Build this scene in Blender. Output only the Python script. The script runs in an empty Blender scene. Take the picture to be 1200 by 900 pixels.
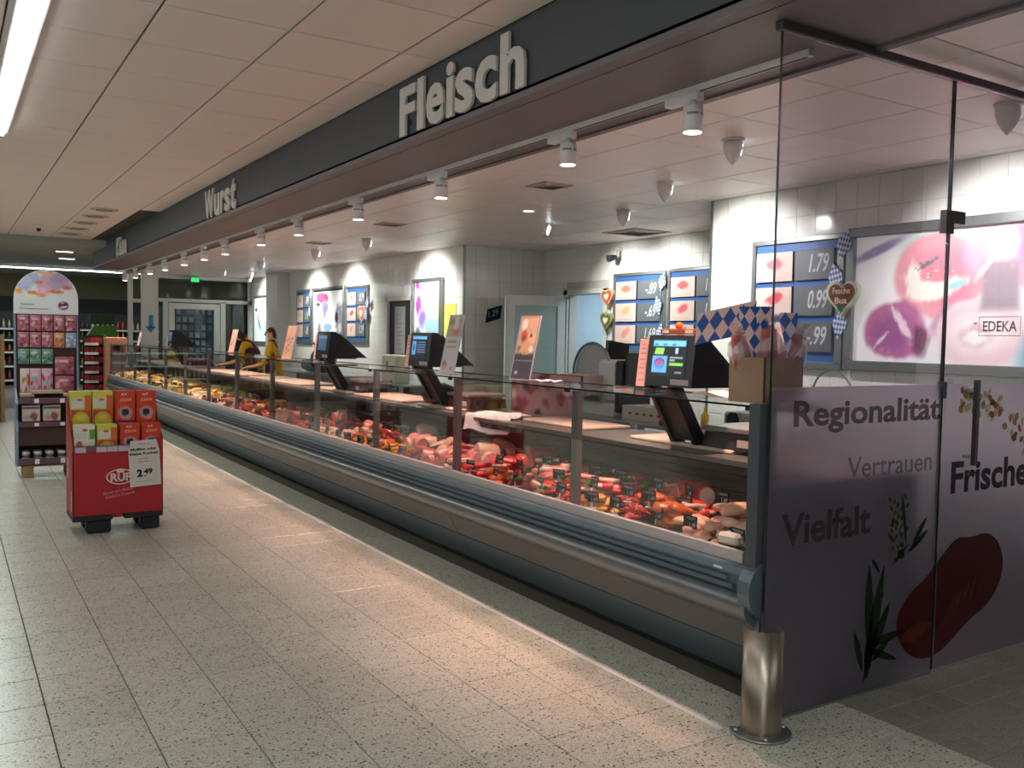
import bpy, math, random
import numpy as np
from mathutils import Vector, Matrix
random.seed(7)
PI = math.pi
C = bpy.context.scene.collection
SC = bpy.context.scene

# ------------------------------------------------------------------ camera
FPX, EYE = 1053.0, 1.6
_a = np.array([-665., 66., -FPX]); _b = np.array([1671., 22., -FPX])
_Y = _a/np.linalg.norm(_a); _X = _b-np.dot(_b, _Y)*_Y; _X /= np.linalg.norm(_X); _Z = np.cross(_X, _Y)
_R = np.array([_X, _Y, _Z])
cd = bpy.data.cameras.new('camera'); cam = bpy.data.objects.new('camera', cd); C.objects.link(cam)
cd.sensor_width = 36; cd.sensor_fit = 'HORIZONTAL'; cd.lens = 36*FPX/1200; cd.clip_start = .05; cd.clip_end = 200
M4 = Matrix.Identity(4)
for i in range(3):
    for j in range(3): M4[i][j] = _R[i][j]
M4[2][3] = EYE
cam.matrix_world = M4
SC.camera = cam
def shown(x, y, z, m=60):
    """True where a point of the place falls inside the photographed view (used only to pick which tiles are single parts)"""
    c = _R.T @ np.array([x, y, z-EYE])
    if c[2] > -.3: return 0
    px, py = 600-FPX*c[0]/c[2], 450+FPX*c[1]/c[2]
    return -1/c[2] if (-m < px < 1200+m and -m < py < 900+m) else 0

# ------------------------------------------------------------------ exposure, world
vs = SC.view_settings
SC.display_settings.display_device = 'sRGB'
vs.view_transform = 'Standard'; vs.look = 'None'; vs.gamma = 1; vs.use_curve_mapping = False
vs.exposure = 0.1
w = bpy.data.worlds.new('world'); SC.world = w; w.use_nodes = True
w.node_tree.nodes['Background'].inputs[0].default_value = (.93, .97, .96, 1)
w.node_tree.nodes['Background'].inputs[1].default_value = 1.35  # even ambient fill added from the open sides to lift ceiling and shadows

# ------------------------------------------------------------------ helpers
def lin(c):
    if isinstance(c, str):
        c = [int(c[i:i+2], 16)/255 for i in (0, 2, 4)]
    return tuple(x/12.92 if x <= .04045 else ((x+.055)/1.055)**2.4 for x in c)
MATS = {}
def mat(name, col, rough=.5, metal=0, spec=.5, emit=0, var=0, vscale=20, bump=0, bscale=60, coat=0, sss=0, trans=0, alpha=1):
    if name in MATS: return MATS[name]
    m = bpy.data.materials.new(name); m.use_nodes = True; MATS[name] = m
    nt = m.node_tree; b = nt.nodes['Principled BSDF']
    c = lin(col)
    b.inputs['Base Color'].default_value = (*c, 1)
    b.inputs['Roughness'].default_value = rough
    b.inputs['Metallic'].default_value = metal
    b.inputs['Specular IOR Level'].default_value = spec
    if coat: b.inputs['Coat Weight'].default_value = coat; b.inputs['Coat Roughness'].default_value = .08
    if emit:
        b.inputs['Emission Color'].default_value = (*c, 1); b.inputs['Emission Strength'].default_value = emit
    if alpha < 1: b.inputs['Alpha'].default_value = alpha
    tc = nt.nodes.new('ShaderNodeTexCoord')
    n = nt.nodes.new('ShaderNodeTexNoise'); n.inputs['Scale'].default_value = vscale; n.inputs['Detail'].default_value = 4
    nt.links.new(tc.outputs['Object'], n.inputs['Vector'])
    v = var if var else .03
    r = nt.nodes.new('ShaderNodeValToRGB')
    r.color_ramp.elements[0].position = .3; r.color_ramp.elements[1].position = .7
    r.color_ramp.elements[0].color = (*[x*(1-v) for x in c], 1)
    r.color_ramp.elements[1].color = (*[min(1, x*(1+v)) for x in c], 1)
    nt.links.new(n.outputs['Fac'], r.inputs['Fac'])
    nt.links.new(r.outputs['Color'], b.inputs['Base Color'])
    if bump:
        n2 = nt.nodes.new('ShaderNodeTexNoise'); n2.inputs['Scale'].default_value = bscale; n2.inputs['Detail'].default_value = 3
        nt.links.new(tc.outputs['Object'], n2.inputs['Vector'])
        bp = nt.nodes.new('ShaderNodeBump'); bp.inputs['Strength'].default_value = bump; bp.inputs['Distance'].default_value = .01
        nt.links.new(n2.outputs['Fac'], bp.inputs['Height']); nt.links.new(bp.outputs['Normal'], b.inputs['Normal'])
    return m
def glassmat(name, tint=(.93, .97, .95), gloss=.06, rough=.01):
    """thin architectural glass: see-through with a mirror share"""
    if name in MATS: return MATS[name]
    m = bpy.data.materials.new(name); m.use_nodes = True; MATS[name] = m; nt = m.node_tree
    for n in list(nt.nodes):
        if n.type != 'OUTPUT_MATERIAL': nt.nodes.remove(n)
    out = [n for n in nt.nodes][0]
    t = nt.nodes.new('ShaderNodeBsdfTransparent'); t.inputs[0].default_value = (*tint, 1)
    g = nt.nodes.new('ShaderNodeBsdfGlossy'); g.inputs['Roughness'].default_value = rough; g.inputs[0].default_value = (1, 1, 1, 1)
    f = nt.nodes.new('ShaderNodeFresnel'); f.inputs[0].default_value = 1.35
    a = nt.nodes.new('ShaderNodeMath'); a.operation = 'MULTIPLY_ADD'; a.inputs[1].default_value = .24; a.inputs[2].default_value = gloss*.3
    mx = nt.nodes.new('ShaderNodeMixShader')
    nt.links.new(f.outputs[0], a.inputs[0]); nt.links.new(a.outputs[0], mx.inputs[0])
    nt.links.new(t.outputs[0], mx.inputs[1]); nt.links.new(g.outputs[0], mx.inputs[2]); nt.links.new(mx.outputs[0], out.inputs[0])
    return m
def tag(o, label=None, cat=None, group=None, kind=None):
    if label: o['label'] = label
    if cat: o['category'] = cat
    if group: o['group'] = group
    if kind: o['kind'] = kind
    return o
def thing(name, label, cat, loc=(0, 0, 0), rotz=0, group=None):
    o = bpy.data.objects.new(name, None); C.objects.link(o); o.empty_display_size = .1
    o.location = loc; o.rotation_euler = (0, 0, rotz)
    return tag(o, label, cat, group)
def link(name, me, parent=None, loc=None, rot=None, scale=None):
    o = bpy.data.objects.new(name, me); C.objects.link(o)
    if parent: o.parent = parent
    if loc: o.location = loc
    if rot: o.rotation_euler = rot
    if scale: o.scale = scale
    return o
class MB:
    def __init__(s): s.v = []; s.f = []; s.sm = []; s.mi = []; s.cur = 0
    def add(s, vs_, fs, smooth=False):
        o = len(s.v); s.v += [tuple(p) for p in vs_]; s.f += [tuple(i+o for i in f) for f in fs]
        s.sm += [smooth]*len(fs); s.mi += [s.cur]*len(fs); return s
    def box(s, x0, x1, y0, y1, z0, z1):
        return s.add([(x0, y0, z0), (x1, y0, z0), (x1, y1, z0), (x0, y1, z0), (x0, y0, z1), (x1, y0, z1), (x1, y1, z1), (x0, y1, z1)],
                     [(0, 3, 2, 1), (4, 5, 6, 7), (0, 1, 5, 4), (1, 2, 6, 5), (2, 3, 7, 6), (3, 0, 4, 7)])
    def bbox(s, x0, x1, y0, y1, z0, z1, b=.004):
        """box with chamfered edges"""
        pts = []
        for z, i in ((z0, b), (z0+b, 0), (z1-b, 0), (z1, b)):
            pts += [(x0+i+b*(i == 0), y0+i, z), (x1-i-b*(i == 0), y0+i, z), (x1-i, y0+i+b*(i == 0), z), (x1-i, y1-i-b*(i == 0), z),
                    (x1-i-b*(i == 0), y1-i, z), (x0+i+b*(i == 0), y1-i, z), (x0+i, y1-i-b*(i == 0), z), (x0+i, y0+i+b*(i == 0), z)]
        fs = [tuple(range(7, -1, -1)), tuple(range(24, 32))]
        for k in range(3):
            for j in range(8):
                a = k*8+j; c = k*8+(j+1) % 8; fs.append((a, c, c+8, a+8))
        return s.add(pts, fs)
    def tube(s, pts, rad, n=10, cap=True, smooth=True):
        pts = [Vector(p) for p in pts]; rad = rad if isinstance(rad, (list, tuple)) else [rad]*len(pts)
        up = None; vs_ = []
        for i, p in enumerate(pts):
            d = (pts[min(i+1, len(pts)-1)]-pts[max(i-1, 0)]).normalized()
            if up is None:
                up = Vector((0, 0, 1)) if abs(d.z) < .9 else Vector((1, 0, 0))
            u = (up-d*up.dot(d)).normalized(); up = u; v = d.cross(u)
            for k in range(n):
                a = 2*PI*k/n; vs_.append(p+(u*math.cos(a)+v*math.sin(a))*rad[i])
        fs = []
        for i in range(len(pts)-1):
            for k in range(n):
                a = i*n+k; b = i*n+(k+1) % n; fs.append((a, b, b+n, a+n))
        s.add(vs_, fs, smooth)
        if cap:
            o = len(s.v)-len(vs_)
            s.f.append(tuple(o+k for k in range(n-1, -1, -1))); s.sm.append(False); s.mi.append(s.cur)
            s.f.append(tuple(o+(len(pts)-1)*n+k for k in range(n))); s.sm.append(False); s.mi.append(s.cur)
        return s
    def lathe(s, prof, cx=0, cy=0, n=20, a0=0, a1=2*PI, smooth=True):
        full = abs(a1-a0-2*PI) < 1e-6; m = n if full else n+1; vs_ = []
        for r, z in prof:
            for k in range(m):
                a = a0+(a1-a0)*k/n; vs_.append((cx+r*math.cos(a), cy+r*math.sin(a), z))
        fs = []
        for i in range(len(prof)-1):
            for k in range(n):
                a = i*m+k; b = i*m+(k+1) % m; fs.append((a, b, b+m, a+m))
        return s.add(vs_, fs, smooth)
    def prism(s, poly, fr, t, smooth=False):
        """2d outline (u,v) pushed t along the frame's normal"""
        O, U, V, N = [Vector(q) for q in fr]; n = len(poly)
        a = [O+U*u+V*v for u, v in poly]; b = [p+N*t for p in a]
        s.add(a+b, [tuple(range(n-1, -1, -1)), tuple(range(n, 2*n))]+[(i, (i+1) % n, (i+1) % n+n, i+n) for i in range(n)], smooth)
        return s
    def mesh(s, name, mats=None):
        me = bpy.data.meshes.new(name); me.from_pydata([tuple(p) for p in s.v], [], s.f)
        for m in (mats or []): me.materials.append(m)
        me.polygons.foreach_set('use_smooth', s.sm)
        if mats and len(mats) > 1: me.polygons.foreach_set('material_index', s.mi)
        me.update(); return me
    def build(s, name, m, parent=None, loc=None, rot=None):
        return link(name, s.mesh(name, m if isinstance(m, (list, tuple)) else [m]), parent, loc, rot)
def struct(o): o['kind'] = 'structure'; return o
def copy_tree(o, parent=None):
    c = o.copy(); C.objects.link(c)
    if parent: c.parent = parent
    for ch in list(o.children): copy_tree(ch, c)
    return c
# frames: O, U, V, N
def fr_x(x, y, z): return ((x, y, z), (0, -1, 0), (0, 0, 1), (-1, 0, 0))   # a face looking to the aisle
def fr_y(x, y, z): return ((x, y, z), (1, 0, 0), (0, 0, 1), (0, -1, 0))    # a face looking to the near end
_tc = {}
def text(s, name, fr, w, h, m, ext=.002, off=0, shear=0, parent=None, t=0, align=0):
    """raised or printed lettering fitted to a box w x h at the frame's origin (lower left)"""
    k = (s, off, shear)
    if k not in _tc:
        cu = bpy.data.curves.new('lettering', 'FONT'); cu.body = s; cu.size = 1; cu.offset = off; cu.shear = shear; cu.extrude = .5
        cu.resolution_u = 3
        o = bpy.data.objects.new('lettering', cu); C.objects.link(o)
        me = bpy.data.meshes.new_from_object(o.evaluated_get(bpy.context.evaluated_depsgraph_get()))
        v = np.array([q.co[:] for q in me.vertices]); f = [tuple(p.vertices) for p in me.polygons]
        bpy.data.objects.remove(o); bpy.data.meshes.remove(me)
        _tc[k] = (v, f)
    v, f = _tc[k]
    mn, mx = v.min(0), v.max(0)
    O, U, V, N = [np.array(q, float) for q in fr]
    sx = w/(mx[0]-mn[0]) if w else h/(mx[1]-mn[1]); sy = h/(mx[1]-mn[1]) if h else sx
    P = O+np.outer((v[:, 0]-mn[0])*sx, U)+np.outer((v[:, 1]-mn[1])*sy, V)+np.outer((v[:, 2]-mn[2])*ext+t, N)
    mb = MB(); mb.add(P, f)
    if name is None: return mb
    return mb.build(name, m, parent)

# ---- printed pictures: a flat sheet whose colours are computed per vertex
class Canvas:
    def __init__(s, nx, ny, w, h, bg):
        s.nx, s.ny, s.w, s.h = nx, ny, w, h
        u, v = np.meshgrid(np.linspace(0, w, nx), np.linspace(0, h, ny)); s.u, s.v = u, v
        s.c = np.ones((ny, nx, 3))*np.array(lin(bg)); s.rng = np.random.RandomState(3)
    def noise(s, sc, amp=1, seed=0):
        r = np.random.RandomState(seed); t = np.zeros_like(s.u)
        for k in range(5):
            a, p = r.rand()*2*PI, r.rand()*2*PI; f = sc*(1+k*.6)
            t += np.sin((s.u*math.cos(a)+s.v*math.sin(a))*f+p+2*np.sin(s.u*f*.6+p))/(1+k*.4)
        return t*amp/2.2
    def mix(s, m, col):
        m = np.clip(m, 0, 1)[..., None]; s.c = s.c*(1-m)+np.array(lin(col))*m; return s
    def ell(s, cx, cy, rx, ry, col, rot=0, soft=.08, wob=0, seed=0):
        x, y = s.u-cx, s.v-cy; c, q = math.cos(rot), math.sin(rot)
        d = np.sqrt(((x*c+y*q)/rx)**2+((-x*q+y*c)/ry)**2)
        if wob: d = d+s.noise(3/min(rx, ry), wob, seed)
        return s.mix((1-d)/soft, col)
    def rect(s, x0, x1, y0, y1, col, soft=.004):
        m = np.minimum(np.minimum(s.u-x0, x1-s.u), np.minimum(s.v-y0, y1-s.v)); return s.mix(m/soft+.5, col)
    def blotch(s, sc, th, col, seed=0, a=.6):
        return s.mix((s.noise(sc, 1, seed)-th)*3*a, col)
    def build(s, name, fr, t=0, parent=None, rough=.35, emit=0, curve=None, alpha=1, mask=None):
        O, U, V, N = [np.array(q, float) for q in fr]
        P = O+s.u[..., None]*U+s.v[..., None]*V+(t+(curve(s.u, s.v) if curve else 0*s.u))[..., None]*N
        nx, ny = s.nx, s.ny; idx = np.arange(nx*ny).reshape(ny, nx)
        F = np.stack([idx[:-1, :-1], idx[:-1, 1:], idx[1:, 1:], idx[1:, :-1]], -1)
        if mask is not None:
            F = F[mask[:-1, :-1] & mask[1:, 1:] & mask[:-1, 1:] & mask[1:, :-1]]
        F = F.reshape(-1, 4)
        me = bpy.data.meshes.new(name); me.from_pydata(P.reshape(-1, 3).tolist(), [], F.tolist())
        at = me.color_attributes.new('print', 'FLOAT_COLOR', 'POINT')
        at.data.foreach_set('color', np.concatenate([s.c.reshape(-1, 3), np.ones((nx*ny, 1))], 1).ravel())
        k = 'print_%g_%g_%g' % (rough, emit, alpha)
        if k not in MATS:
            m = bpy.data.materials.new(k); m.use_nodes = True; MATS[k] = m; nt = m.node_tree; b = nt.nodes['Principled BSDF']
            a = nt.nodes.new('ShaderNodeAttribute'); a.attribute_name = 'print'
            nt.links.new(a.outputs['Color'], b.inputs['Base Color']); b.inputs['Roughness'].default_value = rough
            b.inputs['Alpha'].default_value = alpha
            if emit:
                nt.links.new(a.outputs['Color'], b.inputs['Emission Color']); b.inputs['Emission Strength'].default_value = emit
        me.materials.append(MATS[k]); me.update()
        return link(name, me, parent)

def area(name, loc, size, power, col, rot=(0, 0, 0)):
    l = bpy.data.lights.new(name, 'AREA'); l.shape = 'RECTANGLE'; l.size, l.size_y = size; l.energy = power; l.color = col
    o = bpy.data.objects.new(name, l); C.objects.link(o); o.location = loc; o.rotation_euler = rot; return o
def spot(name, loc, target, power, col, angle, blend=.4, r=.04, parent=None):
    l = bpy.data.lights.new(name, 'SPOT'); l.energy = power; l.color = col; l.spot_size = math.radians(angle); l.spot_blend = blend; l.shadow_soft_size = r
    o = bpy.data.objects.new(name, l); C.objects.link(o); o.location = loc
    d = Vector(target)-Vector(loc); o.rotation_euler = d.to_track_quat('-Z', 'Y').to_euler()
    return o

# ------------------------------------------------------------------ key measures (metres)
XF, ZS, ZC, ZI = 2.65, 2.90, 3.32, 2.93      # fascia face, soffit underside, aisle ceiling, counter-area ceiling
XW, XR, XL = 6.16, 7.75, 6.35                # back wall near, recessed wall, back wall far
YG, YE = 2.56, 20.75                         # glass screen, far end of the fascia
P_WARM = (1, .61, .50); P_SPOT = 215; WASH = 170; COOL = (.88, 1.0, .94)
SPOT_Y = [3.46, 4.55, 6.22, 7.86, 9.52, 10.88, 12.53, 13.7, 15.0, 16.5, 17.85, 19.35, 20.6]

# ------------------------------------------------------------------ materials of the setting
def terrazzo(name, base, chips, scale, rough=.28):
    m = bpy.data.materials.new(name); m.use_nodes = True; MATS[name] = m; nt = m.node_tree; b = nt.nodes['Principled BSDF']
    g = nt.nodes.new('ShaderNodeNewGeometry'); oi = nt.nodes.new('ShaderNodeObjectInfo')
    ad = nt.nodes.new('ShaderNodeVectorMath'); ad.operation = 'MULTIPLY_ADD'
    cb = nt.nodes.new('ShaderNodeCombineXYZ')
    for i in range(3): nt.links.new(oi.outputs['Random'], cb.inputs[i])
    nt.links.new(cb.outputs[0], ad.inputs[0]); ad.inputs[1].default_value = (3, 3, 0); nt.links.new(g.outputs['Position'], ad.inputs[2])
    prev = None
    bn = nt.nodes.new('ShaderNodeTexNoise'); bn.inputs['Scale'].default_value = 9; nt.links.new(ad.outputs[0], bn.inputs['Vector'])
    rr = nt.nodes.new('ShaderNodeValToRGB'); c = lin(base)
    rr.color_ramp.elements[0].color = (*[x*.9 for x in c], 1); rr.color_ramp.elements[1].color = (*[min(1, x*1.1) for x in c], 1)
    nt.links.new(bn.outputs['Fac'], rr.inputs['Fac']); prev = rr.outputs['Color']
    for k, (col, sc, th, st) in enumerate(chips):
        mp = nt.nodes.new('ShaderNodeMapping'); mp.inputs['Rotation'].default_value = (0, 0, .8*k); mp.inputs['Scale'].default_value = (1, 1.0+.9*(k % 2), 1)
        nt.links.new(ad.outputs[0], mp.inputs['Vector'])
        v = nt.nodes.new('ShaderNodeTexVoronoi'); v.inputs['Scale'].default_value = sc; v.inputs['Randomness'].default_value = 1
        nt.links.new(mp.outputs[0], v.inputs['Vector'])
        sp = nt.nodes.new('ShaderNodeSeparateColor'); nt.links.new(v.outputs['Color'], sp.inputs[0])
        # chip where this cell's random value passes st and the distance to its centre is small
        a = nt.nodes.new('ShaderNodeMath'); a.operation = 'LESS_THAN'; nt.links.new(v.outputs['Distance'], a.inputs[0]); a.inputs[1].default_value = th
        q = nt.nodes.new('ShaderNodeMath'); q.operation = 'GREATER_THAN'; nt.links.new(sp.outputs[0], q.inputs[0]); q.inputs[1].default_value = st
        mu = nt.nodes.new('ShaderNodeMath'); mu.operation = 'MULTIPLY'; nt.links.new(a.outputs[0], mu.inputs[0]); nt.links.new(q.outputs[0], mu.inputs[1])
        mx = nt.nodes.new('ShaderNodeMix'); mx.data_type = 'RGBA'; nt.links.new(mu.outputs[0], mx.inputs['Factor'])
        nt.links.new(prev, mx.inputs['A']); mx.inputs['B'].default_value = (*lin(col), 1); prev = mx.outputs['Result']
    # slight tone of its own for each tile
    hs = nt.nodes.new('ShaderNodeHueSaturation'); ma = nt.nodes.new('ShaderNodeMath'); ma.operation = 'MULTIPLY_ADD'
    nt.links.new(oi.outputs['Random'], ma.inputs[0]); ma.inputs[1].default_value = .10; ma.inputs[2].default_value = .95
    nt.links.new(ma.outputs[0], hs.inputs['Value']); nt.links.new(prev, hs.inputs['Color'])
    nt.links.new(hs.outputs[0], b.inputs['Base Color'])
    b.inputs['Roughness'].default_value = rough; b.inputs['Specular IOR Level'].default_value = .5
    return m
m_tile = terrazzo('terrazzo_light', 'c5c2b5', [('857a69', 90, .36, .58), ('ddd5c2', 60, .38, .62), ('3f382f', 52, .30, .74), ('5a4f43', 120, .34, .72)], 1)
m_small = terrazzo('terrazzo_grey', '8c877c', [('5d584f', 140, .35, .5), ('b5ae9e', 120, .3, .6)], 1, .45)
m_grout = mat('grout', '564f46', .8)
m_ceil = mat('ceiling_tile', 'e8ddd6', .9, var=.06, vscale=300, bump=.2, bscale=300)
m_ceil2 = mat('ceiling_tile_smooth', 'efe6e3', .38, spec=.4, var=.02, vscale=30)
m_grid = mat('ceiling_grid', 'b9b0a6', .6)
m_gap = mat('ceiling_gap', '453f3a', .8)
m_fascia = mat('fascia_anthracite', '454b50', .55, var=.04, vscale=2)
m_soffit = mat('soffit_grey', '726c70', .5, var=.04, vscale=2)
m_wtile = mat('wall_tile_white', 'e9ebe6', .12, spec=.6, var=.02, vscale=4)
m_wgrout = mat('wall_grout', 'bfc0ba', .7)
m_white = mat('white_paint', 'dcdedb', .45)
m_whitem = mat('white_metal', 'e0dedf', .35)
m_steel = mat('steel', 'c2c3c2', .3, metal=.6, var=.05, vscale=8)
m_alu = mat('aluminium', '8f9494', .35, metal=.8, var=.03)
m_black = mat('black_plastic', '17181b', .35)
m_dark = mat('dark_grey', '2b2d31', .5)
m_glass = glassmat('clear_glass')
m_glassd = glassmat('case_glass', (.97, .98, .98), .02)
m_glasss = glassmat('screen_glass', (.95, .93, .96), .06)

# ------------------------------------------------------------------ floor
fl = struct(MB().box(-9, 12, -5, 34, -.12, -.006).build('floor', m_grout))
def tilemesh(name, w, h, d, g, m, b=.002):
    """a tile lying flat: top face with a small chamfer, sides"""
    mb = MB(); a, c = w/2-g, h/2-g
    v = [(-a, -c, -d), (a, -c, -d), (a, c, -d), (-a, c, -d), (-a, -c, -b), (a, -c, -b), (a, c, -b), (-a, c, -b),
         (-a+b, -c+b, 0), (a-b, -c+b, 0), (a-b, c-b, 0), (-a+b, c-b, 0)]
    f = [(8, 9, 10, 11)]+[(i, (i+1) % 4, (i+1) % 4+4, i+4) for i in range(4)]+[(i+4, (i+1) % 4+4, (i+1) % 4+8, i+8) for i in range(4)]
    mb.add(v, f); return mb.mesh(name, [m])
def lay(cands, me, name, parent, rest, to=None, n=300, orient=None):
    """the n tiles that show largest are single parts, the others one joined part"""
    sc = sorted(((shown(*p), p) for p in cands), key=lambda t: -t[0])
    parts = [p for s_, p in sc[:n] if s_ > 0]; others = [p for s_, p in sc if p not in set(parts)]
    R_ = orient if orient else Matrix.Identity(3)
    for p in parts:
        o = link(name, me, parent, loc=(p[0], p[1], p[2]+random.uniform(-.0008, 0)))
        if orient: o.rotation_euler = R_.to_euler(); o.location = p
    if others:
        mb = MB(); vv = [v.co.copy() for v in me.vertices]; ff = [tuple(q.vertices) for q in me.polygons]
        for p in others:
            pp = Vector(p); mb.add([R_@v+pp for v in vv], ff)
        r = mb.build(rest, me.materials[0], parent); r['kind'] = 'stuff'
TF = .336
me_t = tilemesh('floor_tile', TF, TF, .006, .0022, m_tile)
cands = []
for i in range(-14, 24):
    for j in range(-4, 62):
        x, y = .009+TF*(i+.5), -.13+TF*(j+.5)
        if x > 3.345 and y < 2.6: continue
        if x > 3.2 and 2.6 < y < 20.6: continue
        if x < -4 or x > 5.8: continue
        cands.append((x, y, 0))
lay(cands, me_t, 'floor_tile', fl, 'far_floor_tiles')
me_s = tilemesh('floor_tile_small', TF/2, TF/2, .006, .002, m_small)
cs = [(3.369+TF/2*(i+.5), 2.558-TF/2*(j+.5), 0) for i in range(0, 22) for j in range(0, 8)]
lay(cs, me_s, 'small_floor_tile', fl, 'small_floor_tiles_rest')
o = MB().box(3.37, 7.6, 2.56, 21.9, -.006, -.001).build('service_floor_covering', mat('service_floor', '77746c', .6, var=.1, vscale=40), fl)
# slim white metal strip along the tile joint
tag(MB().box(2.688, 2.712, 2.60, 15.5, 0, .005).build('floor_strip', m_whitem), 'narrow white strip lying on the floor along the shopping side of the counter', 'floor strip')

# ------------------------------------------------------------------ ceilings
ce = struct(MB().box(-9, XF+.02, -5, 34, ZC+.02, ZC+.1).build('ceiling', m_gap))
me_c = tilemesh('ceiling_tile', .69, .72, .018, .006, m_ceil, .003)
FLIP = Matrix.Rotation(PI, 3, 'X')
cc = []
for i in range(-8, 4):
    for j in range(-3, 26):
        x, y = 1.68+.69*(i-.5), 7.24+.72*(j-8.5)
        if .40 < x < 1.0 and False: continue
        if x > 2.6: continue
        if y > 18.9: continue
        cc.append((x, y, ZC))
strip_x = .42
me_cn = tilemesh('ceiling_tile_narrow', .27, .72, .018, .006, m_ceil, .003)
lay(cc, me_c, 'ceiling_tile', ce, 'ceiling_tiles_rest', orient=FLIP)
lay([(2.51, 7.24+.72*(j-8.5), ZC) for j in range(-3, 18)], me_cn, 'ceiling_edge_tile', ce, 'edge_rest', orient=FLIP)
# lowered ceiling zone beyond the step
c3 = struct(MB().box(-9, 12, 19.0, 34, 3.22, 3.3).box(-9, 2.65, 18.95, 19.0, 3.22, 3.345).build('ceiling', mat('far_ceiling', 'a8b0ac', .8)))
# counter-area ceiling
ce2 = struct(MB().box(3.4, 8, -1, 22, ZI+.02, ZI+.09).build('ceiling', m_gap))
me_c2 = tilemesh('counter_ceiling_tile', .68, .735, .018, .0045, m_ceil2, .003)
c2 = [(3.97+.68*(i-.5), 3.12+.735*(j-.5), ZI) for i in range(0, 7) for j in range(-4, 27)]
lay(c2, me_c2, 'ceiling_tile', ce2, 'far_ceiling_tiles', orient=FLIP)
# fascia + soffit
struct(MB().box(XF, XF+.04, -2, YE, ZS+.02, ZC+.03).build('trim_1', m_fascia))
sf = MB().box(XF, 3.47, -2, YE, ZS, ZS+.05)
sf.box(XF-.012, XF+.05, -2, YE, ZS-.005, ZS+.028)
sf.box(XF+.09, XF+.096, -2, YE, ZS-.003, ZS+.01).box(3.45, 3.50, -2, YE+1.2, ZS-.012, ZI+.02)
struct(sf.build('trim_2', m_soffit))
struct(MB().box(XF, 3.5, YE-.04, YE, ZS, ZC+.03).build('trim_3', m_fascia))
# raised lettering on the fascia
m_let = mat('lettering_grey', 'd2cec8', .5)
def sign(word, y_l, y_r, z0, z1, label, spans, off=.032):
    t = thing('shop_sign', label, 'sign', (XF, y_l, z0))
    W = y_l-y_r
    tot = spans[-1][1]
    for ch, (a, b), (h0, h1) in zip(word, [(s_[0], s_[1]) for s_ in spans], [(s_[2], s_[3]) for s_ in spans]):
        H = z1-z0
        text(ch, 'letter', ((0, -a/tot*W, h0*H), (0, -1, 0), (0, 0, 1), (-1, 0, 0)), (b-a)/tot*W, (h1-h0)*H, m_let, .018, off, parent=t, t=.01)
    # stand-off pins
    for s_ in spans: MB().box(-.012, 0, -(s_[0]+s_[1])/2/tot*W-.01, -(s_[0]+s_[1])/2/tot*W+.01, .2*(z1-z0), .3*(z1-z0)).build('standoff', m_dark, t)
sign('Fleisch', 5.64, 4.09, 2.945, 3.275, 'raised light grey lettering reading Fleisch on the dark fascia',
     [(0, 1.5, 0, .97), (1.72, 2.3, 0, 1), (2.55, 4.1, -.02, .76), (4.3, 4.9, 0, 1), (5.05, 6.45, -.02, .76), (6.6, 8.15, -.02, .76), (8.4, 10, 0, 1)])
sign('Wurst', 11.05, 9.72, 2.935, 3.27, 'raised light grey lettering reading Wurst on the dark fascia',
     [(0, 3.1, 0, .97), (3.3, 5.0, -.02, .72), (5.3, 6.4, 0, .74), (6.55, 8.2, -.02, .74), (8.4, 9.8, -.02, .95)])
sign('Käse', 17.55, 16.5, 2.935, 3.27, 'raised light grey lettering reading Käse at the far end of the fascia',
     [(0, 2.6, 0, .97), (2.8, 4.9, -.02, .95), (5.1, 7.0, -.02, .72), (7.2, 9.3, -.02, .72)])

# ------------------------------------------------------------------ walls (tiled)
def wall_yz(name, x, y0, y1, holes=(), parts=True, zlow=1.43, z1=2.97, face=-1):
    """wall at x facing the aisle; holes = (y0,y1,z0,z1)"""
    ys = sorted({y0, y1, *[h[0] for h in holes], *[h[1] for h in holes]}); mb = MB()
    for a, b in zip(ys[:-1], ys[1:]):
        hh = [h for h in holes if h[0] <= a and b <= h[1]]
        if hh:
            h = hh[0]
            if h[3] < z1: mb.box(x, x+.15, a, b, h[3], z1)
            if h[2] > 0: mb.box(x, x+.15, a, b, 0, h[2])
        else: mb.box(x, x+.15, a, b, 0, z1)
    wl = struct(mb.build(name, m_wgrout))
    me = tilemesh('wall_tile', .2, .25, .006, .0016, m_wtile, .0012)
    R_ = Matrix(((0, 0, -1), (-1, 0, 0), (0, 1, 0)))
    c_, r_ = [], []
    n = int((y1-y0)/.2+.001)
    for i in range(n):
        for k in range(12):
            y, z = y1-.2*(i+.5), 2.93-.25*(k+.5)
            if z < .1: continue
            if any(h[0]-.1 < y < h[1]+.1 and z < h[3]+.1 for h in holes): continue
            (c_ if (z > zlow and parts) else r_).append((x-.006, y, z))
    mb = MB(); vv = [v.co.copy() for v in me.vertices]; ff = [tuple(q.vertices) for q in me.polygons]
    for p in c_:
        o = link('wall_tile', me, wl, loc=p); o.rotation_euler = R_.to_euler()
    for p in r_:
        pp = Vector(p); mb.add([R_@v+pp for v in vv], ff)
    mb.build('plain_wall_tiles', m_wtile, wl)['kind'] = 'stuff'
    return wl
wall_yz('wall_right', XW, 1.05, 6.25)
wall_yz('wall_back', XR, 6.25, 11.4, holes=((9.9, 10.75, 0, 2.25),))
wall_yz('wall_left', XL, 11.4, 22.0, holes=((13.08, 14.0, 0, 2.18),), parts=False)
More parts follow.
